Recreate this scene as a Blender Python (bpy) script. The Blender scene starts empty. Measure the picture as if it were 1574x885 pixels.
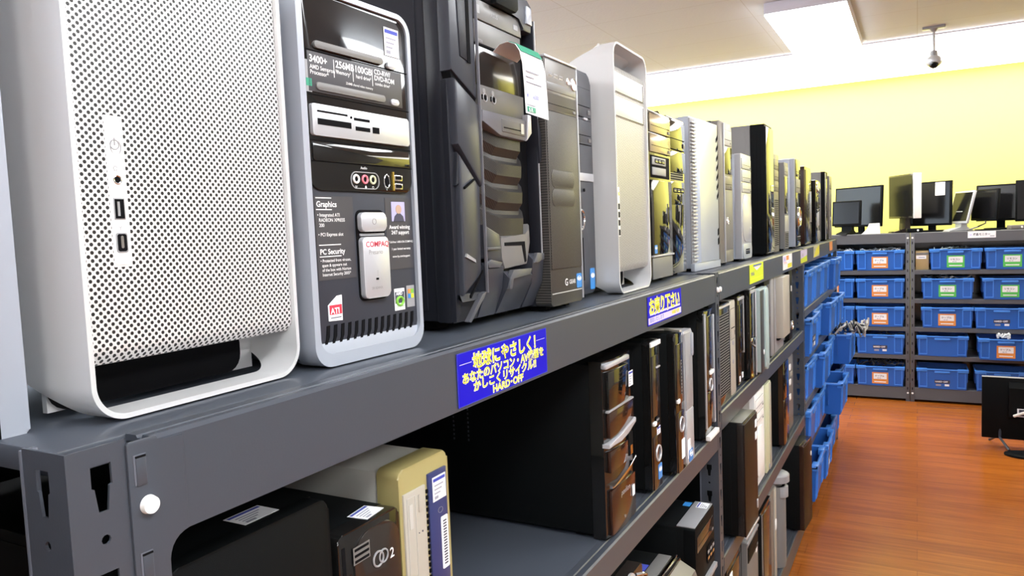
import bpy, bmesh, math, random
from mathutils import Vector, Matrix
random.seed(7)
S = bpy.context.scene
COL = S.collection
D = 0.493          # distance of the shelf fronts from the eye
# ------------------------------------------------------------------ materials
MATS = {}
def mat(name, col, rough=.5, metal=0., spec=.5, bump=0., bscale=200., emit=0., coat=0., var=0., alpha=1.):
    m = bpy.data.materials.new(name); m.use_nodes = True
    nt = m.node_tree; b = nt.nodes['Principled BSDF']
    b.inputs['Base Color'].default_value = (*col, 1)
    b.inputs['Roughness'].default_value = rough
    b.inputs['Metallic'].default_value = metal
    b.inputs['Specular IOR Level'].default_value = spec
    b.inputs['Coat Weight'].default_value = coat
    if emit:
        b.inputs['Emission Color'].default_value = (*col, 1)
        b.inputs['Emission Strength'].default_value = emit
    tc = nt.nodes.new('ShaderNodeTexCoord')
    if bump or var:
        n = nt.nodes.new('ShaderNodeTexNoise'); n.inputs['Scale'].default_value = bscale; n.inputs['Detail'].default_value = 3
        nt.links.new(tc.outputs['Object'], n.inputs['Vector'])
        if bump:
            bp = nt.nodes.new('ShaderNodeBump'); bp.inputs['Strength'].default_value = bump; bp.inputs['Distance'].default_value = .001
            nt.links.new(n.outputs['Fac'], bp.inputs['Height']); nt.links.new(bp.outputs['Normal'], b.inputs['Normal'])
        if var:
            n2 = nt.nodes.new('ShaderNodeTexNoise'); n2.inputs['Scale'].default_value = 9; n2.inputs['Detail'].default_value = 4
            nt.links.new(tc.outputs['Object'], n2.inputs['Vector'])
            mr = nt.nodes.new('ShaderNodeMapRange'); mr.inputs[1].default_value = .3; mr.inputs[2].default_value = .7
            mr.inputs[3].default_value = max(0, rough-var); mr.inputs[4].default_value = min(1, rough+var)
            nt.links.new(n2.outputs['Fac'], mr.inputs[0]); nt.links.new(mr.outputs[0], b.inputs['Roughness'])
    MATS[name] = m
    return m
mat('alu', (.74,.74,.74), .38, .35, bump=.05, bscale=900)
mat('alu_dark', (.30,.30,.31), .5, .3)
mat('silver', (.56,.57,.60), .35, .4)
mat('silver_paint', (.41,.44,.50), .3, .2)
mat('chrome', (.85,.85,.86), .12, 1.)
mat('white', (.86,.86,.84), .45)
mat('paper', (.88,.88,.90), .6)
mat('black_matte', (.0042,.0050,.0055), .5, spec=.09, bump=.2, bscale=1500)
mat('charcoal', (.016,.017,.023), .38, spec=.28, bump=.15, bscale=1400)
mat('charcoal_light', (.038,.041,.053), .33, spec=.45)
mat('black_gloss', (.008,.008,.008), .06, spec=.5, coat=.35)
mat('black_gloss_soft', (.022,.018,.016), .16, coat=.3)
mat('brown_gloss', (.034,.014,.009), .12, coat=.3)  # brown base; on black fronts it stands in for the floor's reflection
mat('dark_hole', (.004,.004,.005), .8, spec=.1)
mat('grey_plastic', (.17,.165,.16), .4)
mat('grey_mid', (.30,.30,.31), .4)
mat('taupe', (.17,.155,.14), .36)
mat('rack_grey', (.054,.062,.078), .34, bump=.06, bscale=500)
mat('rack_edge', (.12,.13,.16), .25)
mat('trim_grey', (.075,.077,.088), .35)
mat('brace_grey', (.16,.16,.18), .35)
mat('brown_dark', (.016,.009,.007), .4, spec=.22)
mat('rack_wall', (.092,.094,.104), .4, bump=.06, bscale=500)
mat('speckle', (.16,.155,.13), .3, bump=.5, bscale=300)
mat('cream', (.42,.39,.33), .45)
mat('cream_side', (.50,.49,.45), .5)
mat('yellowed', (.34,.285,.115), .45)
mat('cream_green', (.60,.62,.42), .45)
mat('pale_green', (.40,.50,.49), .3)
mat('navy', (.03,.04,.13), .35)
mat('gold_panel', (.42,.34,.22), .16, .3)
mat('bin_blue', (.018,.120,.48), .4, bump=.05, bscale=300)
mat('bin_rim', (.055,.24,.75), .35)
mat('card_orange', (.72,.27,.06), .6)
mat('card_green', (.10,.55,.10), .6)
mat('sign_blue', (.010,.006,.46), .5, spec=.15)
mat('sign_yellow', (.85,.80,.03), .45)
mat('sign_lime', (.65,.78,.02), .45)
mat('sign_lilac', (.66,.60,.86), .5)
mat('pink', (.75,.20,.25), .5)
mat('red', (.60,.03,.06), .5)
mat('tag_green', (.03,.30,.18), .5)
mat('ink', (.05,.05,.08), .6)
mat('ink_blue', (.05,.07,.42), .6)
mat('ink_grey', (.32,.32,.38), .6)
mat('intel_blue', (.04,.24,.62), .35)
mat('text_white', (.80,.80,.80), .5)
mat('amd_green', (.20,.50,.05), .5)
mat('gold_metal', (.70,.50,.10), .25, .8)
mat('cardboard', (.42,.30,.14), .7)
mat('label_grey', (.050,.048,.054), .45)
mat('photo_lilac', (.42,.40,.62), .5)
mat('skin', (.45,.30,.22), .6)
mat('screen', (.008,.008,.009), .16, spec=.35)
mat('cable', (.02,.02,.022), .5)
mat('clear_wrap', (.55,.58,.60), .15)

def nodes(name):
    m = bpy.data.materials.new(name); m.use_nodes = True
    MATS[name] = m
    return m.node_tree, m.node_tree.nodes['Principled BSDF']
def hole_mat(name, base, hole, cell, rad, rough=.35, metal=.3, zmin=-9., ex=None):
    """perforated sheet: staggered round holes in the y/z plane"""
    nt, b = nodes(name); N = nt.nodes.new; L = nt.links.new
    b.inputs['Roughness'].default_value = rough; b.inputs['Metallic'].default_value = metal
    tc = N('ShaderNodeTexCoord'); sp = N('ShaderNodeSeparateXYZ'); L(tc.outputs['Object'], sp.inputs[0])
    def M(op, a, bb=None, c=None):
        n = N('ShaderNodeMath'); n.operation = op
        for i, v in enumerate((a, bb, c)):
            if v is None: continue
            if isinstance(v, (int, float)): n.inputs[i].default_value = v
            else: L(v, n.inputs[i])
        return n.outputs[0]
    def lat(off):
        ds = []
        for k in ('Y', 'Z'):
            f = M('FRACT', M('ADD', M('DIVIDE', sp.outputs[k], cell), off + 50.0))
            ds.append(M('MULTIPLY', M('SUBTRACT', f, .5), cell))
        return M('SQRT', M('ADD', M('MULTIPLY', ds[0], ds[0]), M('MULTIPLY', ds[1], ds[1])))
    d = M('MINIMUM', lat(0.), lat(.5))
    h = M('LESS_THAN', d, rad)
    if ex:   # a plain patch left unperforated (y0,y1,z0,z1)
        o1 = M('MULTIPLY', M('GREATER_THAN', sp.outputs['Y'], ex[0]), M('LESS_THAN', sp.outputs['Y'], ex[1]))
        o2 = M('MULTIPLY', M('GREATER_THAN', sp.outputs['Z'], ex[2]), M('LESS_THAN', sp.outputs['Z'], ex[3]))
        h = M('MULTIPLY', h, M('SUBTRACT', 1.0, M('MULTIPLY', o1, o2)))
    mx = N('ShaderNodeMix'); mx.data_type = 'RGBA'
    mx.inputs['A'].default_value = (*base, 1); mx.inputs['B'].default_value = (*hole, 1)
    L(h, mx.inputs['Factor']); L(mx.outputs['Result'], b.inputs['Base Color'])
    L(M('MULTIPLY', M('SUBTRACT', 1.0, h), metal), b.inputs['Metallic'])
    bp = N('ShaderNodeBump'); bp.inputs['Strength'].default_value = .6; bp.inputs['Distance'].default_value = .001
    L(M('SUBTRACT', 1.0, h), bp.inputs['Height']); L(bp.outputs['Normal'], b.inputs['Normal'])
hole_mat('perf_alu', (.80,.79,.78), (.012,.012,.012), .0064, .00152, .4, .25, ex=(.031,.047,.122,.243))
hole_mat('perf_alu_fine', (.56,.555,.53), (.14,.135,.12), .0055, .0014, .4, .3)
hole_mat('mesh_black', (.060,.054,.050), (.010,.009,.009), .0034, .0011, .4, .2)
hole_mat('mesh_grey', (.085,.077,.070), (.022,.020,.018), .0045, .0013, .45, .1)

# floor: long glossy orange-brown boards lying across the aisle
nt, b = nodes('floor_wood'); N = nt.nodes.new; L = nt.links.new
tc = N('ShaderNodeTexCoord')
br = N('ShaderNodeTexBrick'); br.offset = .37; br.inputs['Scale'].default_value = 1
br.inputs['Brick Width'].default_value = 1.25; br.inputs['Row Height'].default_value = .12; br.inputs['Mortar Size'].default_value = .0015
br.inputs['Color1'].default_value = (.29,.082,.012,1); br.inputs['Color2'].default_value = (.36,.110,.015,1); br.inputs['Mortar'].default_value = (.24,.07,.012,1)
br.inputs['Bias'].default_value = 0
L(tc.outputs['Object'], br.inputs['Vector'])
mp = N('ShaderNodeMapping'); mp.inputs['Scale'].default_value = (1.6, 26, 1); L(tc.outputs['Object'], mp.inputs['Vector'])
no = N('ShaderNodeTexNoise'); no.inputs['Scale'].default_value = 1.4; no.inputs['Detail'].default_value = 6; no.inputs['Roughness'].default_value = .6
L(mp.outputs[0], no.inputs['Vector'])
cr = N('ShaderNodeValToRGB'); cr.color_ramp.elements[0].position = .34; cr.color_ramp.elements[0].color = (.70,.64,.60,1)
cr.color_ramp.elements[1].position = .68; cr.color_ramp.elements[1].color = (1.15,1.12,1.05,1)
L(no.outputs['Fac'], cr.inputs[0])
mx = N('ShaderNodeMix'); mx.data_type = 'RGBA'; mx.blend_type = 'MULTIPLY'; mx.inputs['Factor'].default_value = .8
L(br.outputs['Color'], mx.inputs['A']); L(cr.outputs['Color'], mx.inputs['B']); L(mx.outputs['Result'], b.inputs['Base Color'])
n2 = N('ShaderNodeTexNoise'); n2.inputs['Scale'].default_value = 4; L(tc.outputs['Object'], n2.inputs['Vector'])
mr = N('ShaderNodeMapRange'); mr.inputs[3].default_value = .18; mr.inputs[4].default_value = .30; L(n2.outputs['Fac'], mr.inputs[0]); L(mr.outputs[0], b.inputs['Roughness'])
bp = N('ShaderNodeBump'); bp.inputs['Strength'].default_value = .12; bp.inputs['Distance'].default_value = .002
L(no.outputs['Fac'], bp.inputs['Height']); L(bp.outputs['Normal'], b.inputs['Normal']); b.inputs['Specular IOR Level'].default_value = .32
# ceiling: fine fissured tiles
nt, b = nodes('ceiling_tile'); N = nt.nodes.new; L = nt.links.new
tc = N('ShaderNodeTexCoord')
br = N('ShaderNodeTexBrick'); br.offset = 0.; br.inputs['Scale'].default_value = 1; br.inputs['Brick Width'].default_value = .91; br.inputs['Row Height'].default_value = .455
br.inputs['Mortar Size'].default_value = .002; br.inputs['Color1'].default_value = (.64,.66,.69,1); br.inputs['Color2'].default_value = (.66,.68,.71,1); br.inputs['Mortar'].default_value = (.52,.51,.50,1)
L(tc.outputs['Object'], br.inputs['Vector']); L(br.outputs['Color'], b.inputs['Base Color'])
no = N('ShaderNodeTexNoise'); no.inputs['Scale'].default_value = 70; no.inputs['Detail'].default_value = 5; L(tc.outputs['Object'], no.inputs['Vector'])
bp = N('ShaderNodeBump'); bp.inputs['Strength'].default_value = .35; bp.inputs['Distance'].default_value = .004
L(no.outputs['Fac'], bp.inputs['Height']); L(bp.outputs['Normal'], b.inputs['Normal']); b.inputs['Roughness'].default_value = .9
mat('wall_yellow', (.90,.86,.20), .6, bump=.15, bscale=120)
mat('wall_white', (.70,.69,.68), .7, bump=.15, bscale=120)
mat('fill_panel_glow', (.70,.84,1.), .2, emit=4.2)  # cool emission of the panels added on the left wall
mat('wall_taupe', (.26,.25,.245), .7, bump=.15, bscale=120)
mat('lamp', (.95,.98,1.), .5, emit=17.)
mat('ceiling_glow', (1.,.97,.92), .5, emit=7.)
mat('lamp_side', (.62,.60,.66), .5)

# ------------------------------------------------------------------ mesh builder
_font = bpy.data.curves.new('lettering_source', 'FONT')
_fo = bpy.data.objects.new('lettering_source', _font)
class MB:
    def __init__(s): s.bm = bmesh.new(); s.mats = []
    def mi(s, m):
        if m not in s.mats: s.mats.append(m)
        return s.mats.index(m)
    def _add(s, t, m, bev=0, seg=2, M=None, edges=None):
        if bev:
            es = edges if edges is not None else t.edges[:]
            bmesh.ops.bevel(t, geom=es, offset=bev, offset_type='OFFSET', segments=seg, profile=.5, affect='EDGES', clamp_overlap=True)
        if M is not None: t.transform(M)
        bmesh.ops.recalc_face_normals(t, faces=t.faces[:])
        k = s.mi(m)
        for f in t.faces: f.material_index = k
        me = bpy.data.meshes.new('tmp'); t.to_mesh(me); t.free()
        n0 = len(s.bm.faces); s.bm.from_mesh(me); bpy.data.meshes.remove(me)
        s.bm.faces.ensure_lookup_table()
        for f in s.bm.faces[n0:]: f.material_index = k
        return s
    def box(s, x0, x1, y0, y1, z0, z1, m, bev=0, seg=2, M=None):
        t = bmesh.new(); bmesh.ops.create_cube(t, size=1)
        for v in t.verts: v.co = Vector(((x0+x1)/2+v.co.x*(x1-x0), (y0+y1)/2+v.co.y*(y1-y0), (z0+z1)/2+v.co.z*(z1-z0)))
        return s._add(t, m, bev, seg, M)
    def poly(s, axis, pts, a0, a1, m, bev=0, M=None):
        t = bmesh.new()
        def P(p, a): return {'x': (a, p[0], p[1]), 'y': (p[0], a, p[1]), 'z': (p[0], p[1], a)}[axis]
        A = [t.verts.new(P(p, a0)) for p in pts]; B = [t.verts.new(P(p, a1)) for p in pts]
        n = len(pts); t.faces.new(A); fb = t.faces.new(B)
        for i in range(n): t.faces.new((A[i], A[(i+1) % n], B[(i+1) % n], B[i]))
        e = [ed for ed in fb.edges] if bev else None
        return s._add(t, m, bev, 2, M, e)
    def rr(s, y0, y1, z0, z1, r, x0, x1, m, bev=0, M=None):
        return s.poly('x', rrp(y0, y1, z0, z1, r), x0, x1, m, bev, M)
    def ring(s, outer, inner, x0, x1, m, M=None):
        t = bmesh.new(); n = len(outer)
        R = [[t.verts.new((x(p[1]) if callable(x) else x, p[0], p[1])) for p in q] for x in (x0, x1) for q in (outer, inner)]
        for i in range(n):
            j = (i+1) % n
            t.faces.new((R[0][i], R[0][j], R[1][j], R[1][i])); t.faces.new((R[2][i], R[2][j], R[3][j], R[3][i]))
            t.faces.new((R[0][i], R[0][j], R[2][j], R[2][i])); t.faces.new((R[1][i], R[1][j], R[3][j], R[3][i]))
        return s._add(t, m, M=M)
    def cyl(s, p0, p1, r0, r1, m, n=24, M=None):
        t = bmesh.new(); p0 = Vector(p0); p1 = Vector(p1); d = p1-p0
        bmesh.ops.create_cone(t, cap_ends=True, segments=n, radius1=r0, radius2=max(r1, 1e-5), depth=d.length)
        q = d.to_track_quat('Z', 'Y').to_matrix().to_4x4(); q.translation = (p0+p1)/2
        t.transform(q); return s._add(t, m, M=M)
    def disc(s, x, y, z, r, th, m, n=24): return s.cyl((x, y, z), (x+th, y, z), r, r, m, n)
    def tor(s, x, y, z, r, rr_, m, sy=1., sz=1., n=24):
        t = bmesh.new(); k = 8; V = []
        for i in range(n):
            a = 2*math.pi*i/n; c = Vector((0, math.cos(a)*sy, math.sin(a)*sz))
            V.append([t.verts.new((x+rr_*math.sin(2*math.pi*j/k), y+c.y*(r+rr_*math.cos(2*math.pi*j/k)), z+c.z*(r+rr_*math.cos(2*math.pi*j/k)))) for j in range(k)])
        for i in range(n):
            for j in range(k): t.faces.new((V[i][j], V[(i+1) % n][j], V[(i+1) % n][(j+1) % k], V[i][(j+1) % k]))
        return s._add(t, m)
    def tube(s, pts, r, m, n=8):
        t = bmesh.new(); V = []; pts = [Vector(p) for p in pts]
        for i, p in enumerate(pts):
            d = (pts[min(i+1, len(pts)-1)]-pts[max(i-1, 0)]).normalized()
            q = d.to_track_quat('Z', 'Y')
            V.append([t.verts.new(p+q @ Vector((r*math.cos(2*math.pi*j/n), r*math.sin(2*math.pi*j/n), 0))) for j in range(n)])
        for i in range(len(V)-1):
            for j in range(n): t.faces.new((V[i][j], V[i][(j+1) % n], V[i+1][(j+1) % n], V[i+1][j]))
        t.faces.new(V[0]); t.faces.new(V[-1])
        return s._add(t, m)
    def sheet(s, rows, m, th=0):
        t = bmesh.new(); V = [[t.verts.new(p) for p in r] for r in rows]
        for i in range(len(V)-1):
            for j in range(len(V[0])-1): t.faces.new((V[i][j], V[i][j+1], V[i+1][j+1], V[i+1][j]))
        if th: bmesh.ops.recalc_face_normals(t, faces=t.faces[:]); bmesh.ops.solidify(t, geom=t.faces[:], thickness=th)
        return s._add(t, m)
    def sph(s, c, r, m, sc=(1, 1, 1)):
        t = bmesh.new(); bmesh.ops.create_uvsphere(t, u_segments=20, v_segments=12, radius=r)
        for v in t.verts: v.co = Vector(c)+Vector((v.co.x*sc[0], v.co.y*sc[1], v.co.z*sc[2]))
        return s._add(t, m)
    def text(s, body, y, z, size, m, x=.0004, wide=1., align='LEFT', slant=0., bold=.0, M=None, th=.0):
        _font.body = body; _font.size = size; _font.align_x = align; _font.shear = slant; _font.offset = bold*size; _font.resolution_u = 3
        _font.extrude = th
        me = bpy.data.meshes.new_from_object(_fo)
        B = Matrix(((0, 0, 1, x), (wide, 0, 0, y), (0, 1, 0, z), (0, 0, 0, 1)))
        me.transform((M @ B) if M is not None else B)
        k = s.mi(m); n0 = len(s.bm.faces); s.bm.from_mesh(me); bpy.data.meshes.remove(me)
        s.bm.faces.ensure_lookup_table()
        for f in s.bm.faces[n0:]: f.material_index = k
        return s
    def build(s, name, parent=None, label=None, smooth=35):
        me = bpy.data.meshes.new(name); s.bm.to_mesh(me); s.bm.free()
        for m in s.mats: me.materials.append(MATS[m])
        if smooth:
            me.shade_smooth(); me.set_sharp_from_angle(angle=math.radians(smooth))
        o = bpy.data.objects.new(name, me); COL.objects.link(o)
        if parent is not None: o.parent = parent
        if label: o['label'] = label
        return o
def rrp(y0, y1, z0, z1, r, n=5):
    P = []; r = min(r, (y1-y0)/2, (z1-z0)/2)
    for cy, cz, a in ((y1-r, z1-r, 0), (y0+r, z1-r, 90), (y0+r, z0+r, 180), (y1-r, z0+r, 270)):
        for i in range(n+1):
            t = math.radians(a+90*i/n); P.append((cy+r*math.cos(t), cz+r*math.sin(t)))
    return P
def thing(name, label, cat, loc=(0, 0, 0), rot=0, group=None):
    o = bpy.data.objects.new(name, None); COL.objects.link(o); o.empty_display_size = .05
    o.location = loc; o.rotation_euler = (0, 0, math.radians(rot)); o['label'] = label; o['category'] = cat
    if group: o['group'] = group
    return o
def tag(o, label, cat, group=None, kind=None):
    o['label'] = label; o['category'] = cat
    if group: o['group'] = group
    if kind: o['kind'] = kind
    return o
def struct(mb, name, label=None):
    o = mb.build(name); o['kind'] = 'structure'
    if label: o['label'] = label
    return o
def copy_thing(root, loc, rot, label, group):
    c = root.copy(); COL.objects.link(c); c.location = loc; c.rotation_euler = (0, 0, math.radians(rot))
    c['label'] = label; c['group'] = group
    for ch in list(root.children):
        k = ch.copy(); COL.objects.link(k); k.parent = c
        for g in list(ch.children):
            q = g.copy(); COL.objects.link(q); q.parent = k
    return c

# ------------------------------------------------------------------ the room
X0, X1, Y0, Y1, ZC = -4.6, 3.6, -3.2, 7.82, 2.85
struct(MB().box(X0-.1, X1+.1, Y0-.1, Y1+.1, -.08, 0, 'floor_wood'), 'floor')
struct(MB().box(X0-.1, X1+.1, Y0-.1, Y1+.1, ZC, ZC+.08, 'ceiling_tile'), 'ceiling')
struct(MB().box(X0-.1, X1+.1, Y1, Y1+.1, -.08, ZC+.08, 'wall_yellow'), 'wall_back')
struct(MB().box(X0-.1, X1+.1, Y0-.1, Y0, -.08, ZC+.08, 'wall_white'), 'wall_front')
struct(MB().box(X0-.1, X0, Y0, Y1, -.08, ZC+.08, 'wall_white'), 'wall_left')
struct(MB().box(X1, X1+.1, Y0, Y1, -.08, ZC+.08, 'wall_taupe'), 'wall_right')
struct(MB().box(X0, X1, Y1-.015, Y1, 0, .08, 'grey_mid', .003), 'baseboard_back')
# unseen glowing window panels added on the left wall to light the ceiling
for k, (ya, yb) in enumerate(((.2, 3.2), (3.6, 7.0))):
    struct(MB().box(X0+.01, X0+.03, ya, yb, .95, 2.65, 'fill_panel_glow'), f'fill_panel_{k+1}')
    m = MB()
    for a_, b_, c_, d_ in ((ya-.05, yb+.05, .90, .95), (ya-.05, yb+.05, 2.65, 2.70), (ya-.05, ya, .90, 2.70), (yb, yb+.05, .90, 2.70), ((ya+yb)/2-.02, (ya+yb)/2+.02, .95, 2.65)): m.box(X0, X0+.06, a_, b_, c_, d_, 'white', .003)
    struct(m, f'trim_{k+1}')
# ceiling lamps
def box_light(x0, x1, y0, y1, label, drop=.08, side=False, group='box lamps on the ceiling'):
    t = thing('ceiling_light', label, 'ceiling light', ((x0+x1)/2, (y0+y1)/2, ZC), 0, group)
    w, l = (x1-x0)/2, (y1-y0)/2
    m = MB(); m.box(-w, w, -l, l, -drop+.012, 0, 'lamp_side', .006); m.build('housing', t)
    m = MB(); m.box(-w+.004, w-.004, -l+.004, l-.004, -drop, -drop+.014, 'lamp', .004); m.build('diffuser', t)
    for s_ in ((-1, 1) if side else ()): MB().box(min(s_*w, s_*(w+.004)), max(s_*w, s_*(w+.004)), -l+.01, l-.01, -drop+.004, -.012, 'lamp').build('added_side_glow', t)  # glowing side strips added to throw neutral light onto the ceiling
    return t
box_light(-.805, -.350, 4.74, 6.14, 'white box lamp jutting out of the bright band on the ceiling')
for (x, y) in ((.75, -1.9), (.75, .3), (2.4, -1.0), (2.4, 1.6), (-2.6, -1.0), (-2.6, 1.2), (.9, 2.6)):
    box_light(x-.24, x+.24, y-.65, y+.65, 'white box lamp on the ceiling behind the camera', .20, True)
t = thing('bright_ceiling_band', 'long glowing white strip put in for the overbright ceiling by the yellow wall', 'ceiling light', (-.5, 6.98, ZC))  # emissive strip in place of a blown-out stretch of ceiling
MB().box(-3.9, 3.9, -.70, .70, -.012, 0, 'lamp_side', .004).build('housing', t)
MB().box(-3.89, 3.89, -.70, .70, -.045, -.010, 'ceiling_glow', .006).build('diffuser', t)
# security camera
t = thing('security_camera', 'small white dome security camera hanging from the ceiling by the yellow wall', 'security camera', (.10, 6.05, ZC))
MB().box(-.07, .07, -.03, .03, -.016, 0, 'grey_mid', .003).cyl((0, 0, -.016), (0, 0, -.035), .028, .014, 'grey_mid').build('mount_plate', t)
MB().cyl((0, 0, -.03), (0, 0, -.19), .009, .009, 'silver').build('stem', t)
MB().cyl((0, 0, -.165), (0, 0, -.205), .022, .026, 'grey_mid').build('joint', t)
MB().cyl((0, 0, -.20), (0, 0, -.235), .03, .052, 'white').sph((0, 0, -.235), .053, 'silver', (1, 1, .8)).build('dome', t)
MB().sph((0, -.018, -.255), .033, 'black_gloss').cyl((0, -.03, -.262), (0, -.052, -.272), .018, .014, 'dark_hole').build('lens', t)

# ------------------------------------------------------------------ steel racks
def slotted_post(parent, ylo, z1, flip=1):
    """L-angle post: a flange facing the aisle and one facing along the row, with keyhole slots"""
    def plate(w, slots):  # local u across, v up, with real holes
        cu = bpy.data.curves.new('plate', 'CURVE'); cu.dimensions = '2D'; cu.fill_mode = 'BOTH'; cu.extrude = .001
        def sp(P):
            s_ = cu.splines.new('POLY'); s_.points.add(len(P)-1)
            for i, p in enumerate(P): s_.points[i].co = (p[0], p[1], 0, 1)
            s_.use_cyclic_u = True
        sp([(0, 0), (w, 0), (w, z1), (0, z1)])
        v = z1-.025
        while v > .12:
            c = w*.55
            sp([(c-.0075, v+.012), (c+.0075, v+.012), (c+.0075, v-.003), (c+.0055, v-.004), (c+.0035, v-.021), (c-.0035, v-.021), (c-.0055, v-.004), (c-.0075, v-.003)])
            sp([(c+.0035*math.cos(a*math.pi/5), v-.041+.0035*math.sin(a*math.pi/5)) for a in range(10)])
            v -= .0762
        o = bpy.data.objects.new('plate', cu); me = bpy.data.meshes.new_from_object(o)
        bpy.data.objects.remove(o); bpy.data.curves.remove(cu)
        return me
    mb = MB(); k = mb.mi('rack_grey')
    a = plate(.042, 1)
    a.transform(Matrix(((0, 0, 1, -D-.0022), (1, 0, 0, ylo), (0, 1, 0, 0), (0, 0, 0, 1))))
    mb.bm.from_mesh(a); bpy.data.meshes.remove(a)
    a = plate(.050, 1)
    a.transform(Matrix(((-1, 0, 0, -D-.001), (0, 0, 1, ylo), (0, 1, 0, 0), (0, 0, 0, 1))))
    mb.bm.from_mesh(a); bpy.data.meshes.remove(a)
    mb.box(-D-.056, -D-.050, ylo-.001, ylo+.010, 0, z1-.002, 'rack_edge', .001)
    return mb.build('post', parent, smooth=30)
BEAM = lambda x, zt, h: [(x, zt-h), (x, zt-.003), (x-.003, zt), (x-.010, zt), (x-.0115, zt-.003), (x-.0165, zt-.003), (x-.018, zt-.001), (x-.030, zt-.001), (x-.030, zt-.006), (x-.004, zt-.006), (x-.004, zt-h+.002), (x-.016, zt-h+.002), (x-.016, zt-h)]
def rack(label, y0, y1, decks, group, xb=-1.05, x=-D, near_bracket=False, posts=(1, 1), top=1.412, cat='shelf rack'):
    t = thing('storage_rack', label, cat, (0, 0, 0), 0, group)
    # beams and boards
    for i, z in enumerate(decks):
        h = .078 if i == 0 else (.038 if len(decks) == 6 else .052)
        if i == len(decks)-1: h = .09
        ya, yb = y0+.042, y1-.002
        if near_bracket and i == 0: ya = y0+.062
        m = MB().poly('y', BEAM(x, z, h), ya, yb, 'rack_grey')
        m.build('beam', t)
        MB().box(xb+.02, x-.0305, y0+.01, y1-.01, z-.02, z-.001, 'rack_grey', .002).build('shelf_board', t)
    if near_bracket:
        # hanging bracket plate of the beam with its round inner corner and punched tabs
        ya = y0+.0415; z0 = 1.05
        P = [(ya, z0), (ya, 1.4105), (ya+.0015, 1.412), (ya+.024, 1.412), (ya+.024, 1.409), (ya+.026, 1.4075), (ya+.046, 1.4075), (ya+.046, 1.3345)]
        for i in range(7):
            a = math.radians(90*i/6); P.append((ya+.046-.018*math.sin(a)+.0, 1.3345-.018+.018*math.cos(a)))
        P.append((ya+.028, z0))
        m = MB().poly('x', P, x-.0008, x+.0012, 'rack_grey', .0004)
        for zc in (1.392, 1.320, 1.248):
            m.box(x+.0012, x+.0016, ya+.004, ya+.014, zc-.012, zc+.010, 'rack_edge').box(x+.0014, x+.0022, ya+.0055, ya+.0135, zc-.013, zc+.0075, 'rack_grey', .0004)
            m.box(x+.0012, x+.0024, ya+.0055, ya+.0135, zc+.0075, zc+.009, 'dark_hole')
        m.build('bracket', t)
        MB().cyl((x+.001, ya+.0135, 1.3635), (x+.0055, ya+.0135, 1.3635), .0070, .0062, 'white', 28).build('bolt_cap', t, 'white bolt cap')
    for k, yy in enumerate((y0, y1)):
        if posts[k]: slotted_post(t, yy, top+.003)
    for yy, s_ in ((y0, 1), (y1, -1)):
        ya_, yb_ = sorted((yy, yy+.003*s_)); yc_, yd_ = sorted((yy, yy+.04*s_))
        MB().box(xb-.0, xb+.04, ya_, yb_, 0, top, 'rack_grey').box(xb, xb+.003, yc_, yd_, 0, top, 'rack_grey').build('rear_post', t)
    MB().box(xb-.004, xb-.001, y0, y1, .02, top-.01, 'black_matte').build('dark_backing', t)  # black sheet added to keep the rack interior dark
    return t
G_ROW = 'grey steel racks in a row on the left'
rack('grey steel rack nearest the camera with a white bolt cap on its corner', .281, 2.08, [1.412, .969, .43, .10], G_ROW, near_bracket=True, posts=(1, 0))
r2 = rack('middle grey steel rack with slim computers on three lower shelves', 2.085, 3.885, [1.412, 1.012, .585, .10], G_ROW, posts=(1, 0))
for yy in (2.100, 2.128): MB().cyl((-D+.001, yy, 1.3665), (-D+.006, yy, 1.3665), .0075, .0065, 'white').build('bolt_cap', r2, 'white bolt cap')
rack('far grey steel rack filled with blue bins', 3.895, 5.62, [1.412, 1.106, .867, .63, .394, .121], G_ROW, posts=(1, 1))
rack('grey steel rack cut off by the left edge with darkness below', -1.45, .235, [1.40, .99, .45, .10], G_ROW, x=-.575, xb=-1.05, posts=(0, 0), top=1.39)

# back racks facing the camera (their fronts look along -Y)
def back_rack(label, x0, x1, y=7.0, xb=.45):
    t = thing('storage_rack', label, 'shelf rack', (0, 0, 0), 0, 'grey steel racks along the yellow wall')
    for i, z in enumerate((1.414, 1.106, .867, .63, .394, .121)):
        h = .083 if i == 0 else (.10 if i == 5 else .036)
        MB().poly('x', [(y, z-h), (y, z-.003), (y+.003, z), (y+.02, z), (y+.02, z-.004), (y+.004, z-.004), (y+.004, z-h)], x0+.03, x1-.03, 'rack_wall').build('beam', t)
        MB().box(x0+.01, x1-.01, y+.02, y+xb, z-.018, z-.001, 'rack_wall', .002).build('shelf_board', t)
    for xx in (x0, x1-.03):
        m = MB().box(xx, xx+.03, y-.002, y+.001, 0, 1.414, 'rack_wall', .0005).box(xx, xx+.003, y, y+.04, 0, 1.41, 'rack_wall')
        for k in range(17): m.box(xx+.011, xx+.017, y-.0025, y-.0018, .10+k*.0762, .122+k*.0762, 'dark_hole')
        m.build('post', t)
        for zz in (1.372, .072): MB().cyl((xx+.015, y-.001, zz), (xx+.015, y-.008, zz), .008, .007, 'white').build('bolt_cap', t, 'white bolt cap')
        MB().box(xx, xx+.03, y+xb, y+xb+.003, 0, 1.41, 'rack_wall').build('rear_post', t)
    MB().box(x0, x1, y+xb+.004, y+xb+.008, .02, 1.40, 'black_gloss_soft').build('dark_backing', t)
    return t
back_rack('left grey rack of the two by the yellow wall, mostly behind the blue bins', -1.84, -.055)
back_rack('right grey rack of the two by the yellow wall, with green and orange labelled bins', -.050, 1.74)
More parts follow.
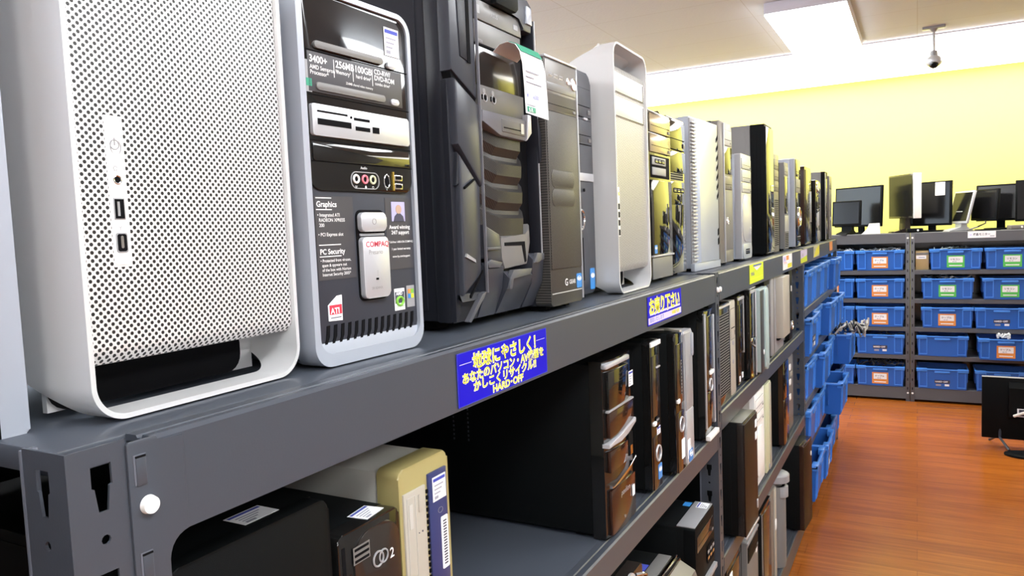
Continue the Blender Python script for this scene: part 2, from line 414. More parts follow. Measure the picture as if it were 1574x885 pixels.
# ------------------------------------------------------------------ computers
def sticker(parent, x, y, z, w, h, label=None, M=None, kind=0, name='price_sticker'):
    m = MB(); m.box(x, x+.0004, y, y+w, z, z+h, 'paper', M=M)
    m.box(x+.0004, x+.0006, y+w*.05, y+w*.95, z+h*.80, z+h*.93, 'ink_blue', M=M)
    for k in range(3): m.box(x+.0004, x+.0006, y+w*.12, y+w*(.80-.12*k), z+h*(.60-.16*k), z+h*(.66-.16*k), 'ink_grey', M=M)
    m.box(x+.0004, x+.0006, y+w*.12, y+w*.4, z+h*.08, z+h*.2, 'ink_grey', M=M)
    return m.build(name, parent, label)
def badge(parent, x, y, z, w, h, m='intel_blue', name='badge_sticker'):
    b = MB().rr(y, y+w, z, z+h, w*.12, x, x+.0006, m); b.box(x+.0006, x+.0008, y+w*.2, y+w*.8, z+h*.55, z+h*.72, 'paper')
    b.tor(x+.0006, y+w*.5, z+h*.65, w*.36, w*.03, 'paper', 1, .55, 16)
    return b.build(name, parent)
G_TOP = 'second-hand computers standing on the top shelf'
def tower(label, X, Y, Z, w, h, d, rot, casem, frontm, feats=(), bz=.022, r=.006, group=G_TOP, name='computer_tower', cat='computer', feet=True, prow=0):
    t = thing(name, label, cat, (X, Y, Z+.0009), rot, group)
    f = .008 if feet else 0
    m = MB().box(-d, -bz, .001, w-.001, f, h-.001, casem, .0025)
    m.box(-d+.03, -bz-.02, -.0003, .001, f+.012, h-.012, casem, .0006)      # side cover
    m.build('case', t)
    m = MB()
    if prow: # bowed front
        P = [(-bz, 0)]; 
        for i in range(9): P.append((-.010+prow*math.sin(math.pi*i/8), w*i/8))
        P.append((-bz, w)); m.poly('z', [(p[0], p[1]) for p in P], f, h, frontm)
    else: m.rr(0, w, f, h, r, -bz, 0, frontm, .0025)
    m.build('front_panel', t)
    if feet:
        for yy in (.02*w/.1, w-.02*w/.1):
            MB().box(-.05, -.02, yy-.008, yy+.008, 0, f, 'dark_hole').build('foot', t); MB().box(-d+.02, -d+.05, yy-.008, yy+.008, 0, f, 'dark_hole').build('foot', t)
    for q in feats: feature(t, w, h, *q)
    return t
def feature(t, w, h, name, kind, y0, y1, z0, z1, m, dep=.001, x=0.):
    """y,z given as fractions of the front when <= 1.5 in absolute size"""
    y0, y1, z0, z1 = y0*w, y1*w, z0*h, z1*h
    b = MB()
    if kind == 'box': b.box(x, x+dep, y0, y1, z0, z1, m, min(.0006, dep*.4))
    elif kind == 'rr': b.rr(y0, y1, z0, z1, min(y1-y0, z1-z0)*.35, x, x+dep, m, min(.0008, dep*.4))
    elif kind == 'bay':   # drive bay: dark gap, door, eject button
        b.box(x, x+.0003, y0, y1, z0, z1, 'dark_hole'); g = .0012
        b.box(x, x+dep, y0+g, y1-g, z0+g, z1-g, m, .0004)
        b.box(x+dep, x+dep+.0002, y0+(y1-y0)*.05, y1-(y1-y0)*.05, z0+(z1-z0)*.36, z0+(z1-z0)*.39, 'dark_hole')
    elif kind == 'line': b.box(x, x+.0006, y0, y1, z0, z1, m)
    elif kind == 'slots':
        b.box(x, x+.0003, y0, y1, z0, z1, m); n = max(3, int((z1-z0)/.008))
        for i in range(n): b.box(x+.0003, x+.0008, y0+.002, y1-.002, z0+(i+.25)*(z1-z0)/n, z0+(i+.7)*(z1-z0)/n, 'dark_hole')
    elif kind == 'vslots':
        n = max(3, int((y1-y0)/.006))
        for i in range(n): b.box(x+.0003, x+.0008, y0+(i+.25)*(y1-y0)/n, y0+(i+.7)*(y1-y0)/n, z0, z1, 'dark_hole')
    elif kind == 'disc':
        c = ((y0+y1)/2, (z0+z1)/2); R_ = (y1-y0)/2
        b.disc(x, c[0], c[1], R_, dep, m)
    elif kind == 'knob':
        c = ((y0+y1)/2, (z0+z1)/2); R_ = (y1-y0)/2
        b.disc(x, c[0], c[1], R_, dep, m); b.tor(x+dep, c[0], c[1], R_*.9, R_*.12, 'chrome')
    elif kind == 'ring': b.tor(x+.001, (y0+y1)/2, (z0+z1)/2, (y1-y0)/2, (y1-y0)*.07, m)
    elif kind == 'ports':
        b.rr(y0, y1, z0, z1, .3*(z1-z0), x, x+.0006, 'dark_hole')
        n = 3
        for i in range(n):
            yy = y0+(i+.5)*(y1-y0)/n
            b.box(x+.0006, x+.0012, yy-(y1-y0)*.11, yy+(y1-y0)*.11, z0+(z1-z0)*.25, z0+(z1-z0)*.42, 'chrome')
            b.box(x+.0006, x+.0012, yy-(y1-y0)*.11, yy+(y1-y0)*.11, z0+(z1-z0)*.6, z0+(z1-z0)*.77, 'grey_mid')
    elif kind == 'wedge':
        b.poly('x', [(y0, z1), (y1, z0), (y1, z0+(z1-z0)*.25)], x, x+dep, m)
    elif kind == 'sticker': b = None; sticker(t, x, y0, z0, y1-y0, z1-z0)
    elif kind == 'badge': b = None; badge(t, x, y0, z0, y1-y0, z1-z0, m)
    elif kind.startswith('t:'): b.text(kind[2:], y0, z0, z1-z0, m, x+.0006, bold=.012, align='LEFT')
    if b is not None:
        o = b.build(name, t)
        if kind == 'bay': MB().box(x+dep, x+dep+.0012, y1-.022*w/.18, y1-.008*w/.18, z0+(z1-z0)*.12, z0+(z1-z0)*.27, 'grey_plastic', .0003).build('eject_button', o)

# --- perforated aluminium workstations
def mac_tower(label, X, Y, Z, rot, w, h, front='G5', perf='perf_alu', d=.475):
    t = thing('computer_tower', label, 'computer', (X, Y, Z+.0009), rot, G_TOP)
    zb, zt, R = .047, h-.047, .030
    th = .0042
    # the folded aluminium skin: front and rear handle loops
    def dep(z):
        u = max(0., min(1., min(z, h-z)/zb)); return .034+.075*(u*u*(3-2*u))
    for nm, xa, xb in (('front_handle_loop', lambda z: -dep(z), 0.), ('rear_handle_loop', -d, lambda z: -d+dep(z))):
        def crop(P): return P
        m = MB()
        for (z0, z1) in ((0, 1),):
            m.ring(rrp(0, w, 0, h, R, 14), rrp(th, w-th, th, h-th, R-th, 14), xa, xb, 'alu')
        m.build(nm, t, smooth=40)
    for nm, y in (('side_panel', 0.), ('side_panel', w-.0032)):
        zs = [R+(zb-R)*k/6. for k in range(7)]
        P = [(-.0005, h-R)]+[(-dep(z), h-z) for z in zs]+[(-d+dep(z), h-z) for z in reversed(zs)]+[(-d+.0005, h-R), (-d+.0005, R)]+[(-d+dep(z), z) for z in zs]+[(-dep(z), z) for z in reversed(zs)]+[(-.0005, R)]
        m = MB().poly('y', P, y+(.0001 if y == 0 else -.0001), y+.0032, 'alu'); m.build(nm, t)
    # web of the handles curving back into the body
    for s in (1,):
        rows = []
        for k in range(0, 9):
            u = k/8.; x = -dep(zb*u)+.004*u*0
            z = max(th*.5, zb*u)
            z = z if s == 0 else h-z
            rows.append([(x, y, z) for y in ((.006, w*.35, w*.65, w-.006) if s else (w*.90, w*.93, w*.96, w-.004))])
        MB().sheet(rows, 'alu', .002).build('handle_web', t)
    MB().box(-.072, -.066, .004, w-.004, .0045, zb, 'alu').build('handle_plate', t)
    MB().poly('x', rrp(.0045, w*.90, .0045, zb+.004, .018), -.066, -.062, 'dark_hole').build('hand_slot_shade', t, 'hand slot with its shade as a black plate')  # black plate stands in for the shade beneath the body
    MB().box(-d+.004, -.010, .0034, w-.0034, zb, zt, 'alu_dark', .001).build('body', t)
    # perforated front, its lower edge rolled under
    m = MB(); rows = []
    n = 10
    prof = [(-.030, zb-.002), (-.020, zb-.0035), (-.012, zb-.002), (-.0065, zb+.004), (-.005, zb+.012)]
    prof += [(-.005, zt-.012), (-.0065, zt-.004), (-.012, zt+.002), (-.030, zt+.003)]
    for (x, z) in prof: rows.append([(x, y, z) for y in (.0046, w-.0046)])
    m.sheet(rows, perf); fp = m.build('perforated_front', t)
    px = -.0047
    if front == 'G5':
        m = MB().rr(.032, .046, .124, .241, .002, px-.0004, px+.0003, 'white'); m.build('port_strip', t, 'plain unperforated strip with ports')
        m = MB().tor(px+.0005, .0385, .220, .0038, .0004, 'grey_mid').text('(', .0335, .2155, .011, 'grey_mid', px+.0006).text(')', .0415, .2155, .011, 'grey_mid', px+.0006).box(px+.0004, px+.0007, .038, .039, .2195, .2255, 'grey_mid').build('power_symbol', t)
        m = MB().tor(px+.0006, .0385, .192, .0032, .0008, 'chrome').disc(px, .0385, .192, .003, .0008, 'dark_hole').text('Ω', .0355, .199, .0055, 'grey_mid', px+.0006).build('headphone_jack', t)
        MB().box(px+.0003, px+.0007, .0335, .0435, .160, .1775, 'grey_mid', .0002).box(px+.0007, px+.001, .0345, .0425, .161, .1765, 'dark_hole').box(px+.001, px+.0014, .0365, .0385, .163, .1745, 'grey_mid').build('usb_port', t)
        MB().text('Y', .0365, .1515, .005, 'grey_mid', px+.0006).rr(.0335, .0435, .1335, .1495, .002, px+.0003, px+.0009, 'grey_mid').rr(.0345, .0425, .1345, .1485, .0018, px+.0009, px+.0012, 'dark_hole').rr(.037, .0395, .137, .147, .001, px+.0012, px+.0016, 'chrome').build('firewire_port', t)
    else:
        for k, zz in enumerate((.452, .403)):
            zz = zz-.015
            m = MB().rr(.012, w-.014, zz-.021, zz+.020, .004, px-.0005, px+.0015, 'alu', .0005)
            m.box(px+.0015, px+.0019, .016, w-.018, zz-.0202, zz-.0188, 'dark_hole').box(px+.0015, px+.0019, w-.022, w-.0195, zz-.018, zz+.017, 'dark_hole')
            m.build('drive_door', t, 'smooth white drive door')
        m = MB().box(px, px+.0006, .012, .026, .120, .222, 'white'); m.build('port_strip', t)
        for k, zz in enumerate((.128, .148, .165, .182)):
            MB().rr(.014, .024, zz-.006, zz+.006, .002, px+.0006, px+.0012, 'dark_hole').build('port', t)
        MB().disc(px+.0004, .019, .208, .0042, .0012, 'chrome').build('power_button', t)
    return t
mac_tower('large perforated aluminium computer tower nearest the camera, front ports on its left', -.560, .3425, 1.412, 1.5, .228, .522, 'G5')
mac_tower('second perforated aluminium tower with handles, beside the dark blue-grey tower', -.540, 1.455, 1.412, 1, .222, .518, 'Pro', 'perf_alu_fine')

# --- silver tower cut by the left edge
t = tower('smooth silver tower cut off by the left picture edge', -.602, .09, 1.410, .228, .49, .44, 0, 'silver', 'silver_paint', [('panel_seam', 'box', .90, .907, .0, 1., 'dark_hole', .0006)], bz=.03, r=.003, feet=False)

# --- black and silver home tower with printed front
t = thing('computer_tower', 'black tower in a silver rim with white printed text and a silver power button', 'computer', (-.557, .583, 1.4130), -2, G_TOP)
W, H = .187, .404
MB().box(-.40, -.03, .002, W-.002, .006, H-.004, 'charcoal', .003).build('case', t)
m = MB().ring(rrp(0, W, 0, H, .024, 8), rrp(.0085, W-.0065, .014, H-.006, .018, 8), -.036, .001, 'silver_paint')
m.build('rim', t, 'silver rim')
MB().rr(.0084, W-.0064, .0139, H-.0059, .018, -.034, -.004, 'charcoal_light', .001).build('front_panel', t)
MB().rr(.010, W-.007, .190, H-.008, .014, -.004, -.0015, 'black_gloss', .0008).build('gloss_bezel', t)
# drives
def slotbar(y0, y1, z0, z1, m_, nm='drive_tray_lip'):
    MB().rr(y0, y1, z0, z1, (z1-z0)*.4, -.0015, .0012, m_, .0008).build(nm, t)
slotbar(.024, .134, .339, .3465, 'grey_plastic'); slotbar(.142, .157, .3365, .3445, 'silver', 'eject_button')
MB().box(-.0015, -.0005, .014, .168, .2930, .3345, 'label_grey', .0003).build('printed_label', t, 'dark grey printed specification label')
slotbar(.024, .135, .2955, .3035, 'grey_plastic'); slotbar(.146, .160, .2945, .3015, 'silver', 'eject_button')
for zz in (.3355, .2895, .2420, .2200): MB().box(-.0015, -.0008, .010, W-.007, zz, zz+.0009, 'dark_hole').build('bay_gap', t)
m = MB()
for (s_, y, z, sz) in (('3400+', .016, .3235, .0105), ('AMD Sempron™', .0165, .3165, .0062), ('Processor*', .0165, .3110, .0062), ('256MB', .055, .3235, .0105), ('memory¹', .056, .3170, .0062),
                    ('100GB', .085, .3235, .0105), ('hard drive²', .087, .3170, .0058), ('CD-RW/', .118, .3265, .0080), ('DVD-ROM', .118, .3195, .0080), ('combo drive³', .119, .3140, .0050), ('256MB shared video memory', .070, .3075, .0038)):
    m.text(s_, y, z, sz, 'text_white', -.0003, .98, bold=.02 if sz > .007 else .008)
for yy in (.052, .082, .1145): m.box(-.0005, -.0002, yy, yy+.0007, .312, .331, 'text_white')
m.build('lettering', t)
MB().box(-.0015, -.0008, .0105, .0185, .292, .325, 'grey_mid').box(-.0008, -.0005, .0105, .0185, .298, .306, 'tag_green').build('torn_sticker', t, 'torn grey and green sticker')
# card reader
m = MB().rr(.013, .174, .247, .2800, .003, -.0015, .003, 'silver', .001)
for (y0, y1, z0, z1) in ((.020, .066, .2715, .2735), (.020, .071, .2585, .2650), (.076, .102, .2685, .2715), (.078, .102, .2575, .2620), (.1065, .118, .2570, .2640)):
    m.box(.003, .0034, y0, y1, z0, z1, 'dark_hole')
m.disc(.003, .0715, .2710, .0014, .0006, 'dark_hole')
m.build('card_reader', t, 'silver memory card reader')
MB().rr(.014, .176, .221, .2405, .003, -.0015, 0., 'black_gloss', .0005).build('blank_bay_cover', t)
# audio jacks and ports
m = MB().ring(rrp(.070, .118, .1930, .2125, .009, 6), rrp(.071, .117, .1940, .2115, .008, 6), -.0015, -.0006, 'grey_mid'); m.text('Audio', .087, .2155, .0045, 'text_white', -.001); m.build('jack_frame', t)
for yy, cc in ((.0785, 'white'), (.0930, 'pink'), (.1065, 'cream_green')):
    MB().tor(-.0006, yy, .2040, .0042, .0013, cc).disc(-.0015, yy, .204, .0032, .0006, 'dark_hole').build('audio_jack', t)
MB().tor(-.0008, .1315, .2030, .0052, .0007, 'chrome', .9, 1.5).box(-.0015, -.0002, .1295, .1335, .1975, .2085, 'dark_hole').build('firewire_port', t)
for zz in (.1950, .2050): MB().box(-.0015, .0008, .1445, .1590, zz-.0008, zz+.0062, 'chrome', .0004).box(.0008, .0012, .1460, .1575, zz+.001, zz+.0048, 'dark_hole').build('usb_port', t)
MB().box(-.0015, .0004, .1418, .1445, .1925, .2150, 'gold_metal').build('port_shield', t, 'brassy port shield')
MB().text('Ψ', .0765, .1935, .0045, 'text_white', -.001).text('♦', .0915, .1935, .0045, 'text_white', -.001).text('Ω', .105, .1935, .0045, 'text_white', -.001).text('Y', .130, .1925, .0045, 'text_white', -.001).build('port_lettering', t)
# power button block
m = MB().rr(.0765, .1255, .0655, .1695, .008, -.004, -.0030, 'dark_hole'); m.build('button_recess', t)
m = MB().rr(.079, .123, .1445, .1665, .006, -.004, .003, 'silver', .0015); m.tor(.003, .101, .156, .0032, .00035, 'grey_mid'); m.build('power_button', t, 'silver power button')
m = MB().box(-.0032, -.001, .081, .1225, .1395, .1425, 'grey_mid', .0005); m.build('button_groove', t)
m = MB().rr(.079, .124, .0680, .1385, .006, -.004, .0035, 'silver', .0015); m.box(.0035, .0038, .0985, .1030, .0885, .0910, 'dark_hole'); m.build('badge_plate', t, 'long silver name plate')
m = MB().text('COMPAQ', .0835, .1270, .0088, 'red', .0038, 1.06, bold=.01).text('Presario', .0880, .1185, .0072, 'grey_mid', .0038).text('▯', .0985, .0950, .006, 'grey_mid', .0038).text('SR1834NX', .090, .0780, .0042, 'grey_mid', .0038); m.build('name_lettering', t)
# printed panels
MB().box(-.0041, -.0035, .0145, .0735, .0935, .184, 'label_grey').box(-.0035, -.0033, .0165, .040, .1815, .1825, 'text_white').box(-.0035, -.0033, .0165, .040, .1690, .1700, 'text_white')\
    .box(-.0035, -.0033, .018, .051, .1310, .1320, 'text_white').box(-.0035, -.0033, .018, .051, .1185, .1195, 'text_white').build('printed_panel', t)
MB().box(-.0041, -.0035, .1290, .1775, .098, .184, 'label_grey').build('printed_panel', t)
m = MB()
for (s_, y, z, sz) in (('Graphics', .0170, .1725, .0085), ('• Integrated ATI', .0175, .1620, .0052), ('RADEON XPRESS', .0195, .1565, .0052), ('200', .0195, .1510, .0052), ('• PCI Express slot', .0175, .1410, .0052), ('PC Security', .0185, .1215, .0080),
                    ('• Protected from viruses,', .0185, .1130, .0046), ('spam & spyware out', .0205, .1080, .0046), ('of the box with Norton', .0205, .1030, .0046), ('Internet Security 2005*', .0205, .0980, .0046),
                    ('Award winning', .1345, .1470, .0064), ('24/7 support', .1380, .1405, .0064), ('Toll-free 1-800-OK-COMPAQ', .1330, .1300, .0036), ('1 year limited warranty', .1370, .1215, .0038), ('www.hp.com/support', .1380, .1125, .0038)):
    if s_ == 'Award winning': m.build('panel_lettering', t); m = MB()
    m.text(s_, y, z, sz, 'text_white', -.0032, 1., bold=.022 if sz > .006 else .01)
m.build('panel_lettering', t)
MB().box(-.0035, -.003, .1400, .1650, .1560, .1795, 'photo_lilac').cyl((-.003, .1530, .1705), (-.0026, .1530, .1705), .0055, .0055, 'skin').poly('x', [(.143, .156), (.163, .156), (.161, .162), (.156, .1655), (.150, .1655), (.145, .162)], -.003, -.0026, 'ink').build('support_photo', t, 'small lilac photo print of a person in dark clothing')
MB().poly('x', [(.026, .049), (.047, .048), (.0475, .076), (.040, .0755), (.026, .066)], -.004, -.0032, 'paper').box(-.0032, -.003, .0275, .0465, .0555, .0660, 'red').text('ATI', .0290, .0565, .0090, 'paper', -.0028, bold=.03).box(-.0032, -.003, .029, .045, .0515, .0525, 'ink').build('graphics_sticker', t, 'white and red sticker with a cut corner')
MB().box(-.004, -.0034, .1380, .1570, .0480, .0745, 'paper').box(-.0034, -.0032, .1388, .1562, .0560, .0705, 'ink').tor(-.0032, .1475, .059, .006, .002, 'amd_green', 1, .8).box(-.0031, -.0029, .1392, .1558, .0495, .0565, 'paper').text('AMD', .1405, .0665, .0055, 'paper', -.0030, bold=.03).text('Sempron', .1400, .0515, .0040, 'amd_green', -.0028).build('processor_sticker', t, 'white and green processor sticker')
m = MB().box(-.004, -.0034, .1615, .1765, .050, .0765, 'grey_mid')
for i, (cc, dy, dz) in enumerate((('card_orange', 0, .006), ('amd_green', .0058, .006), ('intel_blue', 0, 0), ('sign_yellow', .0058, 0))): m.box(-.0034, -.0030, .1638+dy, .1690+dy, .0610+dz, .0662+dz, cc)
m.build('system_sticker', t, 'grey sticker with a four-colour flag')
m = MB()
for i in range(14):
    yy = .0225+i*.0112
    m.poly('x', [(yy, .044+.0007*i*0), (yy+.0045, .0445), (yy+.0032, .032), (yy-.001, .024), (yy-.0085, .0185), (yy-.006, .022), (yy-.002, .030)], -.0042, -.0030, 'dark_hole')
m.build('vent_slots', t)
MB().poly('y', [(-.006, .0139), (.0, .0139), (.0, .0145), (-.0035, .026)], .0090, W-.007, 'silver_paint').build('rim_sill', t)
sticker(t, -.0012, .1400, .352, .0265, .0330)

# --- black gaming tower
t = thing('computer_tower', 'big black gaming tower with armoured front and a white price tag hanging on it', 'computer', (-.556, .876, 1.4130), .5, G_TOP)
W, H = .256, .512
MB().box(-.52, -.045, .002, W-.002, .014, H-.006, 'charcoal', .003).box(-.50, -.06, -.0006, .002, .03, H-.02, 'charcoal', .001).build('case', t)
MB().box(-.046, -.020, .0, W, .012, H, 'charcoal', .004).build('front_frame', t)
for yy in (.02, W-.05):
    MB().box(-.10, -.06, yy, yy+.03, 0, .014, 'dark_hole', .002).build('foot', t)
    MB().box(-.48, -.44, yy, yy+.03, 0, .014, 'dark_hole', .002).build('foot', t)
# left wing: faceted plates
m = MB()
m.poly('x', [(0, .362), (.066, .330), (.066, H), (0, H)], -.021, -.002, 'charcoal_light', .004)
m.poly('x', [(.006, .262), (.068, .205), (.068, .322), (.004, .352)], -.021, 0., 'charcoal_light', .004)
m.poly('x', [(.006, .205), (.060, .213), (.070, .198), (.062, .255-.055), (.012, .252)], -.021, -.006, 'charcoal', .002)
m.poly('x', [(.010, .050), (.060, .078), (.066, .205), (.012, .250)], -.021, -.003, 'charcoal_light', .004)
m.poly('x', [(0, .014), (.014, .030), (.014, .250), (0, .350)], -.021, -.012, 'charcoal', .001)
m.build('left_wing', t)
MB().poly('x', [(.018, .470), (.050, .474), (.050, .378), (.022, .384)], -.002, -.0004, 'charcoal', .0006).box(-.0012, .0002, .0400, .0485, .378, .472, 'dark_hole').build('wing_recess', t)
for P_, xa, xb_, m_ in (([(.004, .352), (.066, .322), (.066, .330), (.002, .362)], -.021, -.006, 'dark_hole'), ([(.014, .105), (.040, .096), (.040, .100), (.016, .110)], -.003, -.0005, 'grey_mid'),
                        ([(.018, .200), (.046, .214), (.046, .216), (.018, .203)], -.003, .0004, 'dark_hole'), ([(.022, .046), (.058, .080), (.060, .084), (.022, .050)], -.003, .0002, 'dark_hole')):
    MB().poly('x', P_, xa, xb_, m_).build('wing_groove', t)
m = MB().box(-.003, .002, .0680, .0695, .05, H-.01, 'brace_grey', .0004); m.build('channel_edge', t, 'thin pale metal edge')
m = MB().box(-.021, .002, W-.006, W-.001, .098, H-.03, 'charcoal', .001).box(.002, .0035, W-.004, W-.002, .098, H-.03, 'silver').poly('x', [(W-.010, .33), (W+.003, .30), (W+.004, .262), (W-.004, .25)], -.015, .006, 'charcoal', .001); m.build('channel_edge', t, 'thin pale metal edge')
MB().box(-.046, -.018, .216, W-.004, .098, H-.05, 'dark_hole', .001).build('channel_wall', t)
m = MB().poly('x', [(.066, H), (.066, H-.022), (.10, H-.032), (.205, H-.034), (.216, H-.052), (W-.010, H-.052), (W-.004, H-.01), (W-.02, H)], -.021, .001, 'charcoal_light', .003)
m.poly('x', [(.224, H-.040), (.244, H-.040), (.244, H-.012), (.226, H-.012)], .001, .004, 'silver_paint', .001)
m.build('top_bar', t)
MB().poly('x', [(.112, H-.036), (.176, H-.036), (.184, H-.030), (.184, H-.004), (.112, H-.002)], .001, .011, 'black_matte', .002).text('nix', .150, H-.012, .013, 'text_white', .0115, bold=.02).build('latch_tab', t, 'black latch tab with white letters')
# drive bays
MB().box(-.021, -.003, .0705, .216, .4480, .4760, 'grey_plastic', .001).text('ASUS', .118, .459, .009, 'grey_mid', -.0026, bold=.02).box(-.003, -.0025, .190, .204, .456, .464, 'grey_mid').box(-.003, -.0025, .074, .084, .456, .468, 'grey_mid').build('optical_drive', t)
MB().poly('x', [(.073, .4470), (.214, .4478), (.214, .4445), (.165, .4395), (.120, .4420)], -.010, -.0055, 'dark_hole').build('drive_gap', t)
MB().box(-.021, -.0050, .0705, .216, .4145, .4470, 'grey_plastic', .001).box(-.005, -.0042, .195, .212, .4215, .4260, 'dark_hole').disc(-.005, .176, .430, .0015, .0005, 'dark_hole').text('LITEON', .073, .4165, .0058, 'grey_mid', -.0046, bold=.02).build('optical_drive', t)
MB().box(-.010, -.0045, .0705, .216, .4115, .4135, 'dark_hole').build('drive_gap', t)
MB().box(-.021, -.006, .0705, .216, .3545, .4110, 'black_gloss_soft', .001).build('gloss_cover', t)
m = MB().box(-.021, -.003, .0705, .216, .3170, .3540, 'grey_plastic', .001); m.build('port_panel', t)
for yy in (.080, .106): MB().box(-.003, -.0022, yy, yy+.014, .3330, .3400, 'dark_hole').tor(-.0025, yy+.010, .3365, .0058, .0008, 'silver').build('usb_port', t)
for yy in (.084, .110): MB().disc(-.003, yy+.003, .3455, .004, .001, 'grey_mid').build('headphone_jack', t)
m = MB().poly('x', [(.0705, .3165), (.0705, .2995), (.122, .2835), (.204, .2820), (.216, .2960), (.216, .3165)], -.021, .004, 'brace_grey', .003)
m.poly('x', [(.126, .3090), (.126, .2900), (.200, .2890), (.200, .3090)], .004, .0052, 'grey_plastic', .0008).box(.0052, .0060, .130, .186, .2960, .2972, 'dark_hole').box(.0052, .0060, .186, .196, .2920, .3080, 'silver')
m.poly('x', [(.204, .2825), (.222, .2960), (.222, .3250), (.210, .3250)], -.010, .0075, 'silver', .002)
m.build('chin_brace', t, 'pale grey angular brace')
# mesh with stepped ridges
rows = []
zz = [(.300, 0)]
for z0 in (.243, .201, .160):
    zz += [(z0+.024, 0), (z0+.012, -.008), (z0+.006, -.007), (z0, .001), (z0-.010, .0005)]
zz += [(.132, 0)]
for z, dx in zz:
    k = .020
    rows.append([(-.020+dx*.6, .0705, z+k), (-.013+dx, .092, z+.010), (-.004+dx, .118, z), (-.004+dx, .160, z-.001), (-.004+dx, .199, z-.001), (-.014+dx*.6, .216, z+.010)])
MB().sheet(rows, 'mesh_black').build('mesh_grille', t, smooth=20)
# lower armour
m = MB()
m.poly('x', [(.0705, .150), (.116, .135), (.122, .100), (.116, .092), (.0705, .100)], -.021, -.002, 'charcoal_light', .002)
m.poly('x', [(.118, .132), (.202, .131), (.216, .150), (.218, .120), (.204, .085), (.128, .081), (.120, .098)], -.021, -.001, 'grey_plastic', .003)
m.poly('x', [(.128, .122), (.196, .122), (.200, .090), (.194, .088), (.186, .116), (.128, .117)], -.001, -.0002, 'dark_hole')
m.build('lower_panel', t)
def slab(y0, y1, zt, m_, ext=.0, lean=.020):
    return MB().poly('y', [(-.040, .012), (-.040+lean, .012), (ext-.004, .052), (ext, zt-.010), (ext-.010, zt), (-.021, zt)], y0, y1, m_, .0015)
s1 = slab(.070, .122, .094, 'charcoal_light', .000); s1.build('armour_plate', t)
slab(.126, .208, .077, 'charcoal_light', .006).build('armour_plate', t)
slab(.214, W, .101, 'charcoal_light', .004).build('armour_plate', t)
slab(.004, .068, .052, 'charcoal', -.004).build('armour_plate', t)
slab(.122, .126, .074, 'charcoal', -.010).build('armour_gap', t); slab(.208, .214, .078, 'dark_hole', -.012).build('armour_gap', t)
for P_, xa, xb_ in (([(.010, .014), (.017, .012), (.058, .045), (.064, .052), (.052, .050)], -.006, .0015), ([(.074, .086), (.108, .085), (.116, .092), (.082, .098), (.070, .094)], -.004, .0015),
                    ([(.126, .050), (.134, .050), (.138, .066), (.198, .068), (.204, .078), (.140, .079), (.129, .068)], .0, .0075), ([(.216, .086), (.228, .086), (.254, .090), (.254, .100), (.228, .102)], .0, .0062), ([(.072, .112), (.112, .112), (.112, .116), (.072, .116)], -.002, .0015)):
    MB().poly('x', P_, xa, xb_, 'trim_grey', .0006).build('armour_trim', t, 'pale grey chamfered trim')
# hanging price tag (curls forward from the drive)
prof = [(-.002, .408), (.010, .417), (.024, .419), (.036, .414), (.043, .403), (.047, .385), (.049, .350), (.050, .312)]
rows = [[(x, .118+.004*i, z) for x, z in prof for _ in (0,)] for i in (0, 1)]
rows = [[(x, .118, z), (x, .155, z-.001), (x, .196, z-.002)] for x, z in prof]
m = MB().sheet(rows, 'paper', .0006)
m.box(.0505, .0508, .122, .150, .3145, .3225, 'tag_green', .0001)
m.text('値札', .126, .3155, .007, 'paper', .0512, bold=.02).text('¥', .122, .3350, .012, 'ink_blue', .0502).text('16500', .140, .3355, .009, 'ink_blue', .0502)
for k, (a, b_) in enumerate(((.124, .168), (.124, .150), (.124, .176))): m.box(.0488, .0496, a, b_, .374-.008*k, .3752-.008*k, 'ink_grey')
m.box(.0500, .0505, .122, .150, .3245, .3257, 'ink_grey')
m.poly('y', [(.0245, .4192), (.0362, .4142), (.0432, .4032), (.0440, .4032), (.0368, .4150), (.0247, .4200)], .121, .194, 'tag_green')
m.build('price_tag', t, 'white price tag with green print')

# --- tower with fine mesh front and silver top
t = tower('black tower with fine mesh front, silver top ports and blue badge', -.545, 1.137, 1.412, .130, .430, .42, -1, 'charcoal', 'mesh_grey', [
    ('upper_panel', 'box', .03, .97, .79, .985, 'taupe', .001),
    ('mesh_front', 'box', .03, .97, .165, .785, 'mesh_grey', .0016),
    ('bay_line', 'line', .04, .96, .66, .663, 'dark_hole'), ('bay_line', 'line', .04, .96, .545, .548, 'dark_hole'),
    ('upper_drive', 'box', .05, .95, .868, .900, 'grey_plastic', .002), ('drive', 'bay', .03, .97, .790, .862, 'taupe', .001),
    ('floppy_cover', 'rr', .10, .80, .49, .56, 'mesh_grey', .0022), ('floppy_cover', 'rr', .10, .80, .415, .485, 'mesh_grey', .0022),
    ('port_group', 'ports', .10, .58, .915, .945, 'dark_hole'), ('reset_button', 'knob', .66, .76, .912, .94, 'white', .002), ('power_button', 'knob', .79, .97, .895, .945, 'white', .002),
    ('maker_letter', 't:G', .40, .5, .094, .134, 'text_white', .001, .001), ('maker_lettering', 't:GEAR', .54, .8, .098, .122, 'text_white', .001, .001), ('intel', 'badge', .80, .965, .075, .135, 'intel_blue'),
    ('bottom_line', 'line', .03, .97, .066, .070, 'silver')], bz=.03, r=.008)
MB().box(-.004, .0022, .1275, .1302, .012, .424, 'silver', .0006).box(-.028, .0022, .002, .129, .4265, .4305, 'silver', .0008).box(-.40, -.028, .001, .129, .4285, .4315, 'silver', .0008).build('trim_edge', t, 'silver trim edge')

